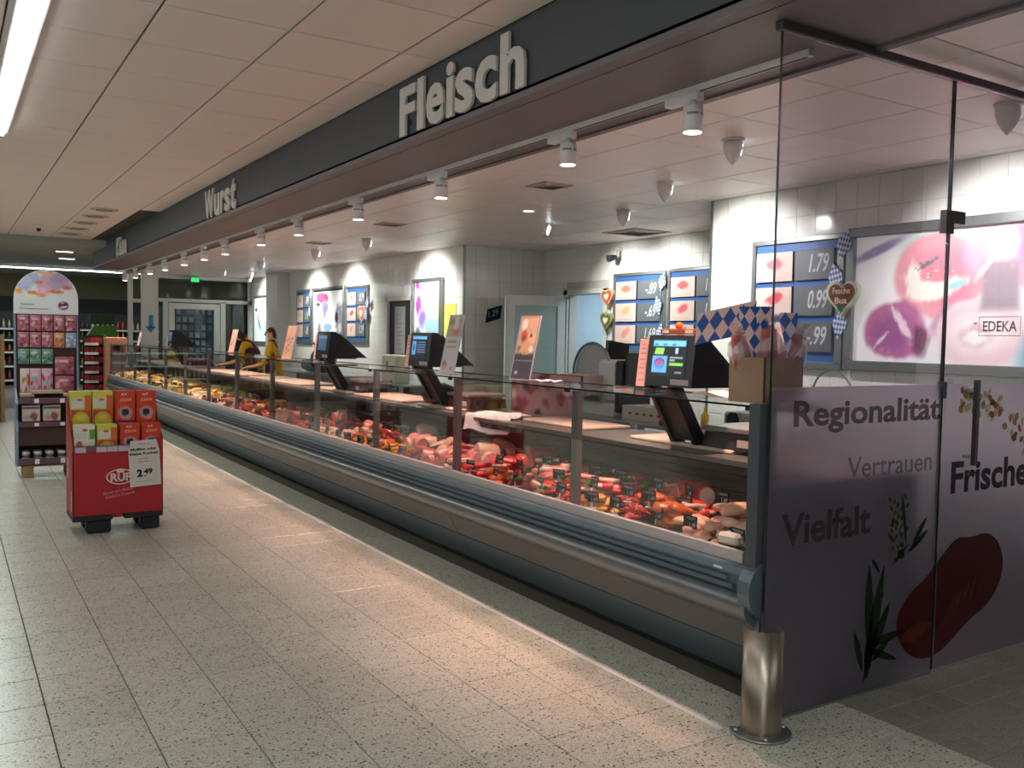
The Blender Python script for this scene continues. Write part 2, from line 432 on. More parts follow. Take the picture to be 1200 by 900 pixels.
# wall between, seen face-on
ws = struct(MB().box(XL, XR+.15, 11.4, 11.55, 0, 2.97).build('wall_far', m_wgrout))
me = tilemesh('wall_tile', .2, .25, .006, .0016, m_wtile, .0012); R2 = Matrix(((1, 0, 0), (0, 0, -1), (0, 1, 0)))
mb = MB(); ff = [tuple(q.vertices) for q in me.polygons]
for i in range(7):
    for k in range(11):
        p = (XL+.1+.2*i, 11.394, 2.93-.25*(k+.5))
        if p[2] > 1.43: o = link('wall_tile', me, ws, loc=p); o.rotation_euler = R2.to_euler()
        else: mb.add([R2@v.co+Vector(p) for v in me.vertices], ff)
mb.build('plain_wall_tiles', m_wtile, ws)['kind'] = 'stuff'
struct(MB().box(XW, XR+.15, 6.15, 6.249, 0, 2.97).build('wall_near', m_wtile))
# metal corner strips
for k, (x, y) in enumerate(((XW-.012, 6.235), (XL-.012, 11.385))):
    struct(MB().box(x, x+.03, y, y+.03, 0, ZI).build('trim_%d' % (4+k), m_alu))
struct(MB().box(XL-.28, XL, 19.15, 19.95, 0, ZI).build('trim_6', m_white))
# doorway room beyond
struct(MB().box(XR+.15, 9.6, 10.9, 11.0, 0, 2.6).box(XR+.15, 9.6, 8.6, 8.7, 0, 2.6).box(9.6, 9.7, 8.6, 11, 0, 2.6).box(XR+.1, 9.7, 8.6, 11, 2.6, 2.7).build('wall_room', mat('room_blue', 'a9bfcc', .6)))

# ------------------------------------------------------------------ lamps
m_glow = mat('lamp_glow_warm', 'ffe2d2', emit=14)
m_glowc = mat('lamp_glow_cool', 'f4fbff', emit=7)
# current track
tr = thing('lighting_track', 'white current-carrying track running under the grey soffit above the counter', 'track', (3.25, 0, ZS))
MB().box(-.018, .018, 2.72, 21.2, -.03, 0).build('rail', m_whitem, tr)
MB().box(-.006, .006, 2.74, 21.15, -.033, -.0295).build('slot', m_dark, tr)
ORD = ['nearest', 'second', 'third', 'fourth', 'fifth', 'sixth', 'seventh', 'eighth', 'ninth', 'tenth', 'eleventh', 'twelfth', 'farthest']
def track_spot():
    t = thing('track_spotlight', 'x', 'spotlight')
    MB().bbox(-.028, .028, -.05, .19, -.045, 0, .003).build('adapter', m_whitem, t)
    MB().tube([(0, 0, -.045), (0, 0, -.07)], .018, 10).build('joint', m_whitem, t)
    mb = MB().lathe([(0, -.066), (.047, -.066), (.051, -.07), (.051, -.20), (.046, -.20), (.044, -.185), (0, -.185)], n=24)
    h = mb.build('housing', m_whitem, t)
    mb = MB()
    for k in range(14):
        a = PI+.3+k*.2
        if k in (6, 11): continue
        c_, s_ = math.cos(a), math.sin(a)
        mb.add([(.0515*c_-.003*s_*q, .0515*s_+.003*c_*q, z) for z in (-.118, -.105) for q in (-1, 1)], [(0, 1, 3, 2)])
    mb.build('vent_slots', m_black, h)
    MB().lathe([(0, -.2015), (.045, -.2015)], n=24).build('lens', m_glow, t)
    return t
ts = track_spot()
for i, y in enumerate(SPOT_Y):
    o = ts if i == 0 else copy_tree(ts)
    o.location = (3.25, y, ZS-.03)
    o['label'] = '%s white cylindrical spotlight on the track over the counter, glowing pinkish' % ORD[i]; o['group'] = 'track spotlights above the counter'
    o['category'] = 'spotlight'
    spot('spot_beam', (3.25, y, ZS-.245), (3.12, y, 0), P_SPOT, P_WARM, 72, .8, .04)
# teardrop wall washers
def washer():
    t = thing('wall_washer', 'x', 'lamp')
    MB().lathe([(0, 0), (.075, 0), (.075, -.012), (0, -.012)], n=20).build('ceiling_plate', m_whitem, t)
    MB().lathe([(.02, -.012), (.062, -.02), (.064, -.06), (.05, -.105), (.024, -.145), (.008, -.165), (0, -.17)], n=20).build('shade', m_whitem, t)
    MB().add([(.066, -.028, -.03), (.066, .028, -.03), (.058, .022, -.1), (.058, -.022, -.1)], [(0, 1, 2, 3)]).build('lens', m_glowc, t)
    return t
wt = washer()
WS = [(4.93, 2.78, XW, 3.4), (4.38, 4.28, XW, 5.75), (5.10, 5.74, XR, 8.5), (5.87, 7.23, XR, 9.35), (4.93, 11.62, XL, 12.3), (4.95, 13.7, XL, 15.4), (4.95, 16.6, XL, 17.4), (5.0, 19.5, XL, 20.8)]
WD = ['at the right edge above the glass screen', 'nearest the glass corner', 'second from the glass corner', 'nearest the recessed wall', 'before the tall picture', 'before the price board', 'before the large wall picture', 'at the far end']
for i, (x, y, tx, ty) in enumerate(WS):
    o = wt if i == 0 else copy_tree(wt)
    o.location = (x, y, ZI); o['category'] = 'lamp'
    o['label'] = 'white teardrop wall-washing lamp under the counter ceiling, ' + WD[i]; o['group'] = 'teardrop wall washers'
    dy = (ty-y)*.15
    spot('wash_beam', (tx-1.0, ty, ZI-.16), (tx, ty, 2.0), WASH*(.5 if tx == XR else .8), (1, .98, .92), 100, .75, .04)
# round recessed light + tilting spots
t = thing('downlight', 'small round recessed light glowing in the counter ceiling', 'lamp', (5.155, 7.9, ZI))
MB().lathe([(.075, -.001), (.075, -.008), (.055, -.008), (.055, -.001)], n=24).build('rim', m_whitem, t)
MB().lathe([(0, -.004), (.055, -.004)], n=24).build('lens', m_glow, t)
for k, (x, y) in enumerate(((5.9, 8.6), (5.6, 19.3), (5.95, 20.6))):
    t = thing('gimbal_spot', 'narrow tilted bright spot under the ceiling, ' + ('in front of the recess' if k == 0 else 'first of two by the far window' if k == 1 else 'second of two by the far window'), 'spotlight', (x, y, ZI), group='tilted ceiling spots')
    MB().lathe([(0, 0), (.05, 0), (.05, -.01), (0, -.01)], n=16).build('mount', m_whitem, t)
    MB().tube([(0, 0, -.01), (-.03, 0, -.06), (-.07, -.02, -.15)], [.012, .03, .035], 12).build('body', m_whitem, t)
    MB().tube([(-.015, -.03, -.045), (-.06, -.04, -.14)], .018, 8).build('lens', m_glowc, t)
# ceiling air vents of the counter area
for k, (x, y, s_, d_) in enumerate(((4.45, 6.5, .3, 'near the second track light'), (7.2, 8.6, .6, 'in the recess'), (4.5, 9.9, .3, 'over the middle of the counter'), (4.6, 12.6, .3, 'over the far half of the counter'))):
    t = thing('ceiling_vent', 'square grey air vent in the counter ceiling, ' + d_, 'vent', (x, y, ZI), group='ceiling vents')
    mb = MB(); q = s_/2
    mb.box(-q, q, -q, -q+.02, -.008, 0).box(-q, q, q-.02, q, -.008, 0).box(-q, -q+.02, -q, q, -.008, 0).box(q-.02, q, -q, q, -.008, 0); mb.build('frame', m_grid, t)
    MB().box(-q+.02, q-.02, -q+.02, q-.02, -.002, 0).build('dark_opening', m_dark, t)
    for j in range(4):
        r_ = q*(.8-.2*j); sl = MB()
        for a in range(4):
            c_, s2 = math.cos(a*PI/2), math.sin(a*PI/2)
            pts = [(-r_, -r_, -.003), (r_, -r_, -.003), (r_*.84, -r_*.84, -.012), (-r_*.84, -r_*.84, -.012)]
            sl.add([(x_*c_-y_*s2, x_*s2+y_*c_, z) for x_, y_, z in pts], [(0, 1, 2, 3)])
        sl.build('slat', m_grid, t)
# aisle: long fluorescent strip on the ceiling
def tube_light(name, label, x0, x1, y0, y1, z, along='y', n=1):
    t = thing(name, label, 'light fixture', (0, 0, 0))
    MB().box(x0-.03, x1+.03, y0, y1, z-.035, z).build('housing', m_whitem, t)
    L = (y1-y0) if along == 'y' else (x1-x0)
    for k in range(n):
        if along == 'y': a = y0+L*k/n; MB().box(x0, x1, a+.012, a+L/n-.012, z-.06, z-.034).build('diffuser', m_glowc, t)
        else: a = x0+L*k/n; MB().box(a+.012, a+L/n-.012, y0, y1, z-.06, z-.034).build('diffuser', m_glowc, t)
    return t
tube_light('strip_light', 'long bright white fluorescent strip along the aisle ceiling at the left edge', .36, .45, 1.2, 9.0, ZC, n=5)
tube_light('strip_light', 'bright thin light line crossing the far end of the store', -6, 4.5, 25.9, 26.0, 3.2, 'x', 7)
for k, (x, y) in enumerate(((2.1, 20.6), (2.35, 22.6))):
    t = thing('ceiling_lamp', 'short bright lamp in the lowered far ceiling, ' + ('nearer one' if k == 0 else 'farther one'), 'lamp', (x, y, 3.22))
    MB().box(-.17, .17, -.06, .06, -.02, 0).build('housing', m_whitem, t); MB().box(-.15, .15, -.045, .045, -.024, -.02).build('lens', m_glowc, t)
# unseen aisles to the left and behind carry the same strips: area lights under the ceiling there
for x in (-2.6, -5.4): area('aisle_light', (x, 7, ZC-.08), (.15, 22), 150, COOL)
area('aisle_light', (.4, -1.2, ZC-.08), (.15, 4.0), 60, COOL)
area('aisle_light', (.4, 13.5, ZC-.07), (.1, 8.5), 90, COOL)
area('aisle_light', (1.5, 26, 3.1), (8, .15), 180, COOL)
area('room_light', (8.7, 9.9, 2.55), (.6, .6), 25, (.85, .95, 1))
# round flat speakers/sensors in the aisle ceiling
for k, (px_, y) in enumerate(((1.94, 14.0), (1.94, 14.9), (1.92, 15.9), (1.92, 16.9), (1.92, 17.9))):
    t = thing('round_ceiling_outlet', '%s of the flat round outlets in the aisle ceiling' % ['nearest', 'second', 'middle', 'fourth', 'farthest'][k], 'vent', (px_+.0, y, ZC), group='round ceiling outlets')
    MB().lathe([(0, -.012), (.16, -.012), (.19, -.004), (.19, 0)], n=28).build('plate', m_grid, t)
    MB().lathe([(.09, -.0125), (.10, -.018), (.11, -.0125)], n=28).build('ring', m_gap, t)
t = thing('ceiling_sensor', 'small white sensor hanging from the aisle ceiling near the far end', 'sensor', (1.33, 16.8, ZC))
MB().lathe([(0, 0), (.07, 0), (.06, -.05), (0, -.05)], n=16).build('base', m_whitem, t); MB().lathe([(.035, -.05), (.03, -.10), (0, -.11)], n=14).build('eye', m_dark, t)

# ------------------------------------------------------------------ far partition with glass door
m_frame = mat('frame_white', 'cfd3ce', .4)
YP = 22.0
def bar(x0, x1, z0, z1, name='trim', y=YP, d=.1): return MB().bbox(x0, x1, y, y+d, z0, z1, .006)
struct(bar(3.54, 3.64, 0, ZI).build('trim_7', m_frame))
struct(bar(3.82, 4.15, 0, ZI).build('trim_8', m_frame))
struct(bar(3.64, 3.82, 2.26, 2.34).build('trim_9', m_frame))
pt = MB()
for a in ((4.15, 6.35, 2.84, 2.93), (4.15, 6.35, 2.30, 2.38), (4.15, 4.19, 0, 2.9), (4.30, 4.40, 0, 2.34), (5.60, 5.72, 0, 2.34), (6.27, 6.35, 0, 2.9)): pt.bbox(a[0], a[1], YP, YP+.1, a[2], a[3], .006)
struct(pt.build('window_1', m_frame))
for k, (a, b, c_, d_) in enumerate(((3.64, 3.82, 2.34, 2.93), (3.64, 3.82, 0, 2.26), (4.19, 6.27, 2.38, 2.84), (4.19, 4.30, 0, 2.3), (5.72, 6.27, 0, 2.3))):
    p = MB().box(a, b, YP+.045, YP+.053, c_, d_).build('pane', m_glass, None); struct(p); p.name = 'window_%d' % (2+k)
dr = struct(MB().bbox(4.41, 4.55, YP, YP+.06, 0, 2.28, .005).bbox(5.45, 5.59, YP, YP+.06, 0, 2.28, .005).bbox(4.55, 5.45, YP, YP+.06, 2.14, 2.28, .005).bbox(4.55, 5.45, YP, YP+.06, 0, .2, .005).build('door_1', m_frame))
MB().box(4.55, 5.45, YP+.025, YP+.033, .2, 2.14).build('pane', m_glass, dr)
MB().tube([(5.52, YP, 1.05), (5.52, YP-.05, 1.05), (5.42, YP-.05, 1.05)], .01, 8).build('door_handle', m_steel, dr)
m_blue = mat('board_blue', '2f5f9c', .5)
mb = MB().box(4.03-.05, 4.03+.04, YP-.012, YP-.002, 1.68, 1.98).prism([(-.12, .12), (.11, .12), (0, -.03)], ((4.02, YP-.012, 1.6), (1, 0, 0), (0, 0, 1), (0, 1, 0)), .01)
tag(mb.build('arrow_sign', mat('sign_blue', '3d86b8', .5)), 'blue arrow sign pointing down on the white far column', 'sign')
t = thing('exit_sign', 'small green lit escape sign high behind the far glass', 'sign', (4.98, 21.9, 2.83))
MB().box(-.1, .1, -.03, .03, -.06, .06).build('housing', m_dark, t)
MB().box(-.09, .09, -.034, -.03, -.05, .05).build('panel', mat('exit_green', '2fbf62', emit=1.4), t)
MB().tube([(-.01, -.036, .02), (-.02, -.036, -.03)], .008, 6).prism([(.02, 0), (.06, .02), (.06, -.02)], ((0, -.034, 0), (1, 0, 0), (0, 0, 1), (0, -1, 0)), .002).build('running_mark', m_white, t)
# blue rack of cards behind the far glass door
t = thing('card_rack', 'dark blue rack filled with rows of pale cards behind the far glass door', 'display rack', (5.2, 23.2, 0))
MB().box(-.75, .65, 0, .06, 0, 2.25).build('back_panel', mat('rack_blue', '22476a', .5), t)
for r_ in range(7):
    MB().box(-.72, .62, -.07, 0, .9+.19*r_-.01, .9+.19*r_).build('shelf', mat('rack_shelf', '35648c', .4), t)
rc = random.Random(4); CNT = ['first', 'second', 'third', 'fourth', 'fifth', 'sixth', 'seventh', 'eighth', 'ninth', 'tenth', 'eleventh', 'twelfth', 'thirteenth', 'fourteenth', 'fifteenth', 'sixteenth', 'seventeenth', 'eighteenth', 'nineteenth', 'twentieth', 'twenty-first', 'twenty-second', 'twenty-third', 'twenty-fourth']
cme = MB().box(-.05, .05, -.004, 0, 0, .13).mesh('gift_card', [mat('card_pale', 'a9c3d6', .4)])
cme2 = MB().box(-.05, .05, -.004, 0, 0, .12).mesh('gift_card', [mat('card_grey', '6f8496', .4)])
for r_ in range(7):
    for k in range(9):
        if rc.random() < .12: continue
        o = link('gift_card', cme if rc.random() < .6 else cme2, None, (5.2-.62+.15*k, 23.16, .9+.19*r_), (-.2, 0, 0))
        tag(o, 'pale card, row %s from below, %s from the left in the blue rack' % (['one', 'two', 'three', 'four', 'five', 'six', 'seven'][r_], (CNT[k])), 'card', 'cards in the blue rack')

# ------------------------------------------------------------------ the refrigerated counter
CY0, CY1 = 2.62, 20.34; BAY = (CY1-CY0)/13
m_panel = mat('counter_panel', '74706e', .36, metal=.25, var=.03, vscale=1.5)
m_lower = mat('counter_lower', '66767f', .34, metal=.2, var=.03, vscale=1.5)
m_bump = mat('counter_bumper', '7b7f82', .28, metal=.45)
m_ledge = mat('counter_ledge', '66747e', .32, metal=.3)
m_stripe = mat('counter_lip', 'c6bcbc', .4, metal=.2)
m_post = mat('counter_post', '6f6c6c', .42, metal=.4)
m_deck = mat('deck_steel', '9b9a98', .35, metal=.7)
m_slat = mat('case_back', '5a443d', .5, metal=.1)
ct = thing('display_counter', 'long grey refrigerated service counter with glass front running down the store', 'counter', (0, 0, 0))
def run(name, prof, y0, y1, m, smooth=False, parent=ct):
    """sweep a closed (x,z) outline along y"""
    mb = MB(); n = len(prof)
    mb.add([(x, y0, z) for x, z in prof]+[(x, y1, z) for x, z in prof], [(i, (i+1) % n, (i+1) % n+n, i+n)[::-1] for i in range(n)], smooth)
    mb.add([(x, y0, z) for x, z in prof], [tuple(range(n))]); mb.add([(x, y1, z) for x, z in prof], [tuple(range(n-1, -1, -1))])
    return mb.build(name, m, parent)
run('plinth', [(3.20, 0), (3.20, .06), (3.9, .06), (3.9, 0)], CY0+.01, CY1, m_dark)
# panel joints
J = [CY0]+[CY0+BAY*k for k in (2, 4, 6, 8, 10)]+[CY1]
for a, b in zip(J[:-1], J[1:]):
    run('lower_panel', [(3.14, .045), (2.965, .255), (2.985, .26), (3.9, .26), (3.9, .045)], a+.003, b-.003, m_lower)
    run('front_panel', [(2.965, .262), (2.885, .405), (2.9, .46), (3.2, .46), (3.2, .262)], a+.003, b-.003, m_panel)
bp = [(2.875+.0*k, 0) for k in range(0)]
prof = []
for k in range(9):
    a = -PI/2-.2-(PI*.62)*k/8; prof.append((2.905+.075*math.cos(a), .475+.075*math.sin(a)))
run('bumper', prof+[(3.0, .56), (3.0, .40)], CY0, CY1, m_bump, True)
run('rail', [(2.855, .540), (2.847, .547), (2.849, .562), (2.88, .566), (2.88, .540)], CY0+.09, CY1, m_ledge)
run('rail', [(2.858, .568), (2.852, .574), (2.855, .590), (2.88, .594), (2.88, .568)], CY0+.13, CY1, m_ledge)
run('ledge', [(2.866, .598), (2.860, .612), (2.868, .638), (2.890, .6475), (3.0, .64), (3.0, .58)], CY0, CY1, m_ledge)
run('rail_bed', [(2.872, .53), (2.872, .602), (2.95, .602), (2.95, .53)], CY0, CY1, m_ledge)
run('lip', [(2.897, .648), (2.897, .696), (2.915, .70), (2.95, .66), (2.95, .64)], CY0+.08, CY1, m_stripe)
# near end: end cap, end post, side wall
capp = []
for k in range(15):
    a = PI*.42+PI*1.06*k/14; capp.append((2.905+.088*math.cos(a), .555+.115*math.sin(a)))
run('end_cap', capp+[(3.0, .45), (3.0, .66)], CY0-.035, CY0+.03, m_ledge, False)
run('end_post', [(2.862, .66), (2.862, 1.345), (2.96, 1.345), (2.96, .66)], CY0-.025, CY0+.035, mat('end_post_grey', '4a5156', .4))
mb = MB()
for z, h in ((1.20, .02), (1.12, .035), (1.03, .015), (.95, .04), (.88, .015), (.8, .05), (.74, .04)): mb.box(2.9605, 2.9625, CY0-.02, CY0-.01, z, z+h)
mb.build('cover_slots', m_white, ct)
run('end_wall', [(2.90, .06), (2.90, .66), (2.96, .99), (3.97, .99), (3.97, .06)], CY0-.02, CY0+.015, m_lower)
tx = MB().box(2.858, 2.8605, 2.78, 2.83, .612, .622).build('type_plate', m_white, ct)
# posts and panes
m_case = m_glassd
for k in range(1, 14):
    y = CY0+BAY*k
    p = MB().bbox(2.925, 2.965, y-.028, y+.028, .645, 1.325, .004).build('post', m_post, ct)
for k in range(13):
    a, b = CY0+BAY*k+(.035 if k == 0 else .004), CY0+BAY*(k+1)-.004
    MB().box(2.900, 2.906, a, b, .6965, 1.322).build('front_pane', m_case, ct)
    MB().box(2.897, 3.36, a, b, 1.326, 1.334).build('top_pane', m_case, ct)
    MB().box(2.900, 2.912, a+.02, a+.06, 1.31, 1.327).build('pane_clamp', m_black, ct)
# dark polished edges of the top glass
m_edge = mat('glass_edge_dark', '16211e', .2, spec=.8)
run('glass_edge', [(2.8945, 1.3255), (2.8945, 1.3345), (2.8975, 1.3345), (2.8975, 1.3255)], CY0+.035, CY1, m_edge)
run('glass_edge', [(3.3605, 1.3255), (3.3605, 1.3345), (3.3635, 1.3345), (3.3635, 1.3255)], CY0+.035, CY1, m_edge)
for k in range(0, 14):
    y = CY0+BAY*k+(.05 if k == 0 else 0)
    MB().box(2.945, 3.34, y-.012, y+.012, 1.306, 1.324).build('top_bracket', m_post, ct)
# deck, slatted back, worktop
def deck_z(x): return .60+(x-2.96)*.11
run('deck', [(2.96, .56), (2.96, .60), (3.64, .675), (3.64, .56)], CY0+.02, CY1, m_deck)
for k in range(5):
    z = .68+.052*k
    run('back_slat', [(3.648, z), (3.640, z+.006), (3.640, z+.042), (3.648, z+.046), (3.66, z+.046), (3.66, z)], CY0+.02, CY1, m_slat)
run('back_wall', [(3.66, .56), (3.66, .96), (3.97, .96), (3.97, .06), (3.9, .06), (3.9, .56)], CY0+.02, CY1, m_lower)
run('canopy', [(3.40, .93), (3.40, .985), (3.66, .985), (3.66, .90)], CY0+.02, CY1, mat('canopy_black', '1c1a1b', .4))
run('canopy_trim', [(3.392, .972), (3.392, .992), (3.41, .992), (3.41, .972)], CY0+.02, CY1, m_alu)
run('worktop', [(3.395, .986), (3.395, .999), (3.97, .999), (3.97, .961), (3.662, .961), (3.662, .986)], CY0+.02, CY1, mat('worktop_steel', '8d8983', .34, metal=.6, var=.05, vscale=3))
for k in range(1, 4): run('divider', [(2.97, .60), (2.97, .73), (3.63, .86), (3.63, .675)], CY0+BAY*(2.55 if k == 1 else 2.55+3*(k-1))-.004, CY0+BAY*(2.55 if k == 1 else 2.55+3*(k-1))+.004, m_slat)
# far end piece of the counter
run('end_wall', [(2.90, .06), (2.90, .66), (2.96, 1.2), (3.97, 1.0), (3.97, .06)], CY1, CY1+.03, m_lower)

# ------------------------------------------------------------------ glass screen beside the counter
sc_ = thing('glass_screen', 'tall fixed glass panel with frosted lower part printed Regionalität, Vertrauen and Vielfalt', 'glass panel', (2.88, YG, 0))
MB().box(0, 1.185, -.005, .005, .012, 2.862).build('pane', m_glasss, sc_)
MB().box(-.0022, -.0002, -.0052, .0052, .012, 2.862).box(1.1855, 1.1875, -.0052, .0052, .012, 2.862).build('polished_edge', m_edge, sc_)
def frostmat():
    m = bpy.data.materials.new('frosted_film'); m.use_nodes = True; MATS['frost'] = m; nt = m.node_tree
    for n in list(nt.nodes):
        if n.type != 'OUTPUT_MATERIAL': nt.nodes.remove(n)
    out = nt.nodes[0]
    rf = nt.nodes.new('ShaderNodeBsdfRefraction'); rf.inputs['Roughness'].default_value = .38; rf.inputs['IOR'].default_value = 1.4; rf.inputs['Color'].default_value = (.94, .89, .95, 1)
    tl = nt.nodes.new('ShaderNodeBsdfTranslucent'); tl.inputs[0].default_value = (.42, .38, .44, 1)
    df = nt.nodes.new('ShaderNodeBsdfDiffuse'); df.inputs[0].default_value = (.34, .305, .36, 1)
    gl = nt.nodes.new('ShaderNodeBsdfGlossy'); gl.inputs['Roughness'].default_value = .25; gl.inputs[0].default_value = (1, 1, 1, 1)
    a = nt.nodes.new('ShaderNodeMixShader'); a.inputs[0].default_value = .12
    b = nt.nodes.new('ShaderNodeMixShader'); b.inputs[0].default_value = .14
    c = nt.nodes.new('ShaderNodeMixShader'); c.inputs[0].default_value = .04
    nt.links.new(rf.outputs[0], a.inputs[1]); nt.links.new(tl.outputs[0], a.inputs[2])
    nt.links.new(a.outputs[0], b.inputs[1]); nt.links.new(df.outputs[0], b.inputs[2])
    nt.links.new(b.outputs[0], c.inputs[1]); nt.links.new(gl.outputs[0], c.inputs[2]); nt.links.new(c.outputs[0], out.inputs[0])
    return m
m_frost = frostmat()
MB().box(.001, 1.185, -.0085, -.0065, .014, 1.417).build('frosted_film', m_frost, sc_)
MB().box(0, 1.185, -.012, .014, 0, .012).build('floor_channel', m_alu, sc_)
def printmat(name, col, a):
    m = mat(name, col, .7, spec=.1, var=.12, vscale=15, alpha=a); return m
m_ink = printmat('ink_brown', '4c3a40', .55); m_inkl = printmat('ink_light', '564a52', .38); m_inkd = printmat('ink_dark', '33242f', .7)
text('Regionalität', 'lettering', (( .135, -.0095, 1.215), (1, 0, 0.0), (0, 0, 1), (0, -1, 0)), 1.04, .145, m_ink, .0006, .025, parent=sc_)
text('Vertrauen', 'lettering', ((.50, -.0095, 1.005), (1, 0, 0), (0, 0, 1), (0, -1, 0)), .625, .095, m_inkl, .0006, .005, parent=sc_)
text('Vielfalt', 'lettering', ((.085, -.0095, .742), (1, 0, 0), (0, 0, 1), (0, -1, 0)), .59, .14, m_ink, .0006, .025, parent=sc_)
# printed herb sprig
def leafpoly(x, z, L, W_, a, n=8):
    pts = []
    for k in range(n+1):
        s_ = k/n; pts.append((s_*L, W_*math.sin(PI*s_)**.8))
    for k in range(n-1, 0, -1):
        s_ = k/n; pts.append((s_*L, -W_*math.sin(PI*s_)**.8))
    c_, q = math.cos(a), math.sin(a)
    return [(x+u*c_-v*q, z+u*q+v*c_) for u, v in pts]
rs = random.Random(11)
m_herb = printmat('ink_green', '222a1c', .8); m_herbl = printmat('ink_olive', '4a4a30', .7)
fr_s = ((0, -.0095, 0), (1, 0, 0), (0, 0, 1), (0, -1, 0))
mb = MB()
for (x, z, L, W_, a) in ((.67, .05, .55, .035, 1.35), (.68, .12, .33, .03, 1.05), (.70, .18, .42, .03, 1.62), (.70, .22, .26, .022, .12), (.69, .2, .24, .018, -.35), (.66, .1, .22, .02, 1.9), (.72, .14, .16, .02, .6), (.69, .06, .25, .03, 1.5)):
    mb.prism(leafpoly(x, z, L, W_, a), fr_s, .0005)
mb.build('printed_leaves', m_herb, sc_)
mb = MB()
for k in range(34):
    x, z = .88+.06*rs.uniform(-1, 1), .62+rs.uniform(0, .26); mb.prism(leafpoly(x, z, .035, .010, rs.uniform(.6, 2.4), 4), fr_s, .0005)
mb.build('printed_leaves', m_herbl, sc_)
mb = MB()
for (x, z, L, W_, a) in ((.96, .62, .19, .016, .55), (1.0, .66, .16, .014, .85), (.95, .66, .26, .012, 1.75), (.76, .55, .10, .01, 2.3), (.74, .40, .08, .012, .8), (.84, .57, .16, .01, .65), (.9, .6, .05, .03, 1)):
    mb.prism(leafpoly(x, z, L, W_, a), fr_s, .0006)
mb.build('printed_leaves', m_herb, sc_)
# meat picture across both panes
m_red = printmat('ink_red', '4a1014', .62); m_redl = printmat('ink_red_light', '6a3028', .45)
def redshape(x0, x1):
    pts = [(.88, .30), (.98, .42), (1.10, .47), (1.22, .56), (1.36, .66), (1.48, .64), (1.62, .66), (1.74, .60), (1.80, .48), (1.76, .36), (1.66, .27), (1.50, .22), (1.36, .14), (1.22, .08), (1.06, .09), (.95, .16)]
    for _ in range(2):
        q_ = []
        for i in range(len(pts)):
            (a, b), (c_, d_) = pts[i], pts[(i+1) % len(pts)]; q_ += [(a*.75+c_*.25, b*.75+d_*.25), (a*.25+c_*.75, b*.25+d_*.75)]
        pts = q_
    out = []
    n = len(pts)
    for i in range(n):
        (a, b), (c_, d_) = pts[i], pts[(i+1) % n]
        ina, inc = x0 <= a <= x1, x0 <= c_ <= x1
        if ina: out.append((a, b))
        if ina != inc:
            xx = x1 if max(a, c_) > x1 and min(a, c_) < x1 else x0
            out.append((xx, b+(d_-b)*(xx-a)/(c_-a)))
    return out
MB().prism(redshape(0, 1.183), fr_s, .0005).build('printed_ham', m_red, sc_)
MB().prism([(p[0], p[1]) for p in leafpoly(.92, .2, .26, .04, .2)], ((0, -.0102, 0), (1, 0, 0), (0, 0, 1), (0, -1, 0)), .0003).build('printed_marbling', m_redl, sc_)
DX = 1.205
do = thing('glass_door', 'frosted glass swing door printed Frische with a long steel pull handle', 'door', (2.88+DX, YG, 0))
def sh(fr, dx): return ((fr[0][0]-dx, fr[0][1], fr[0][2]), fr[1], fr[2], fr[3])
MB().box(0, 1.1, -.005, .005, .012, 2.862).build('pane', m_glasss, do)
MB().box(-.0022, -.0002, -.0052, .0052, .012, 2.862).build('polished_edge', m_edge, do)
MB().box(.001, 1.1, -.0085, -.0065, .014, 1.417).build('frosted_film', m_frost, do)
text('Frische', 'lettering', ((.085, -.0095, .875), (1, 0, 0), (0, 0, 1), (0, -1, 0)), .70, .16, m_inkd, .0006, .03, parent=do)
MB().prism(redshape(1.207, 2.2), sh(fr_s, DX), .0005).build('printed_ham', m_red, do)
mb = MB()
for k in range(5): mb.prism(leafpoly(1.25+.08*k, .2+.03*k, .22-.02*k, .014, .9+.12*k), ((-DX, -.0102, 0), (1, 0, 0), (0, 0, 1), (0, -1, 0)), .0003)
mb.build('printed_marbling', m_redl, do)
m_pasta = [printmat('ink_pasta%d' % k, c_, .8) for k, c_ in enumerate(('cdb889', 'd9c9a0', 'b98a5c', '8e6d6a', 'c96f5a'))]
mbs = [MB() for _ in m_pasta]
for k in range(60):
    s_ = rs.random(); x = .12+.66*s_+rs.uniform(-.05, .05); z = 1.33-.26*s_*s_+rs.uniform(-.07, .05) + (.02 if .3 < s_ < .7 else 0)
    j = rs.choice((0, 0, 1, 1, 2, 3, 4)); mbs[j].prism(leafpoly(x, z, rs.uniform(.04, .06), rs.uniform(.012, .02), rs.uniform(0, 3), 4), ((0, -.0095-.0006*j, 0), (1, 0, 0), (0, 0, 1), (0, -1, 0)), .0004)
for j, q in enumerate(mbs): q.build('printed_pasta', m_pasta[j], do)
m_han = mat('handle_steel', '6d6064', .32, metal=.9)
h = MB().box(.168, .194, -.075, -.055, 1.02, 1.44).build('handle', m_han, do)
MB().tube([(.181, -.06, 1.385), (.181, -.006, 1.385)], .009, 10).tube([(.181, -.06, 1.06), (.181, -.006, 1.06)], .009, 10).lathe([(0, -.001), (.016, -.001)], n=8).build('standoff', m_steel, h)
MB().box(.01, .10, -.016, .016, 2.19, 2.25).box(-.055, .01, -.016, .016, 2.14, 2.25).build('hinge_clamp', m_han, do)
MB().box(-.02, .012, -.014, .014, 1.35, 1.43).build('edge_clamp', m_han, do)
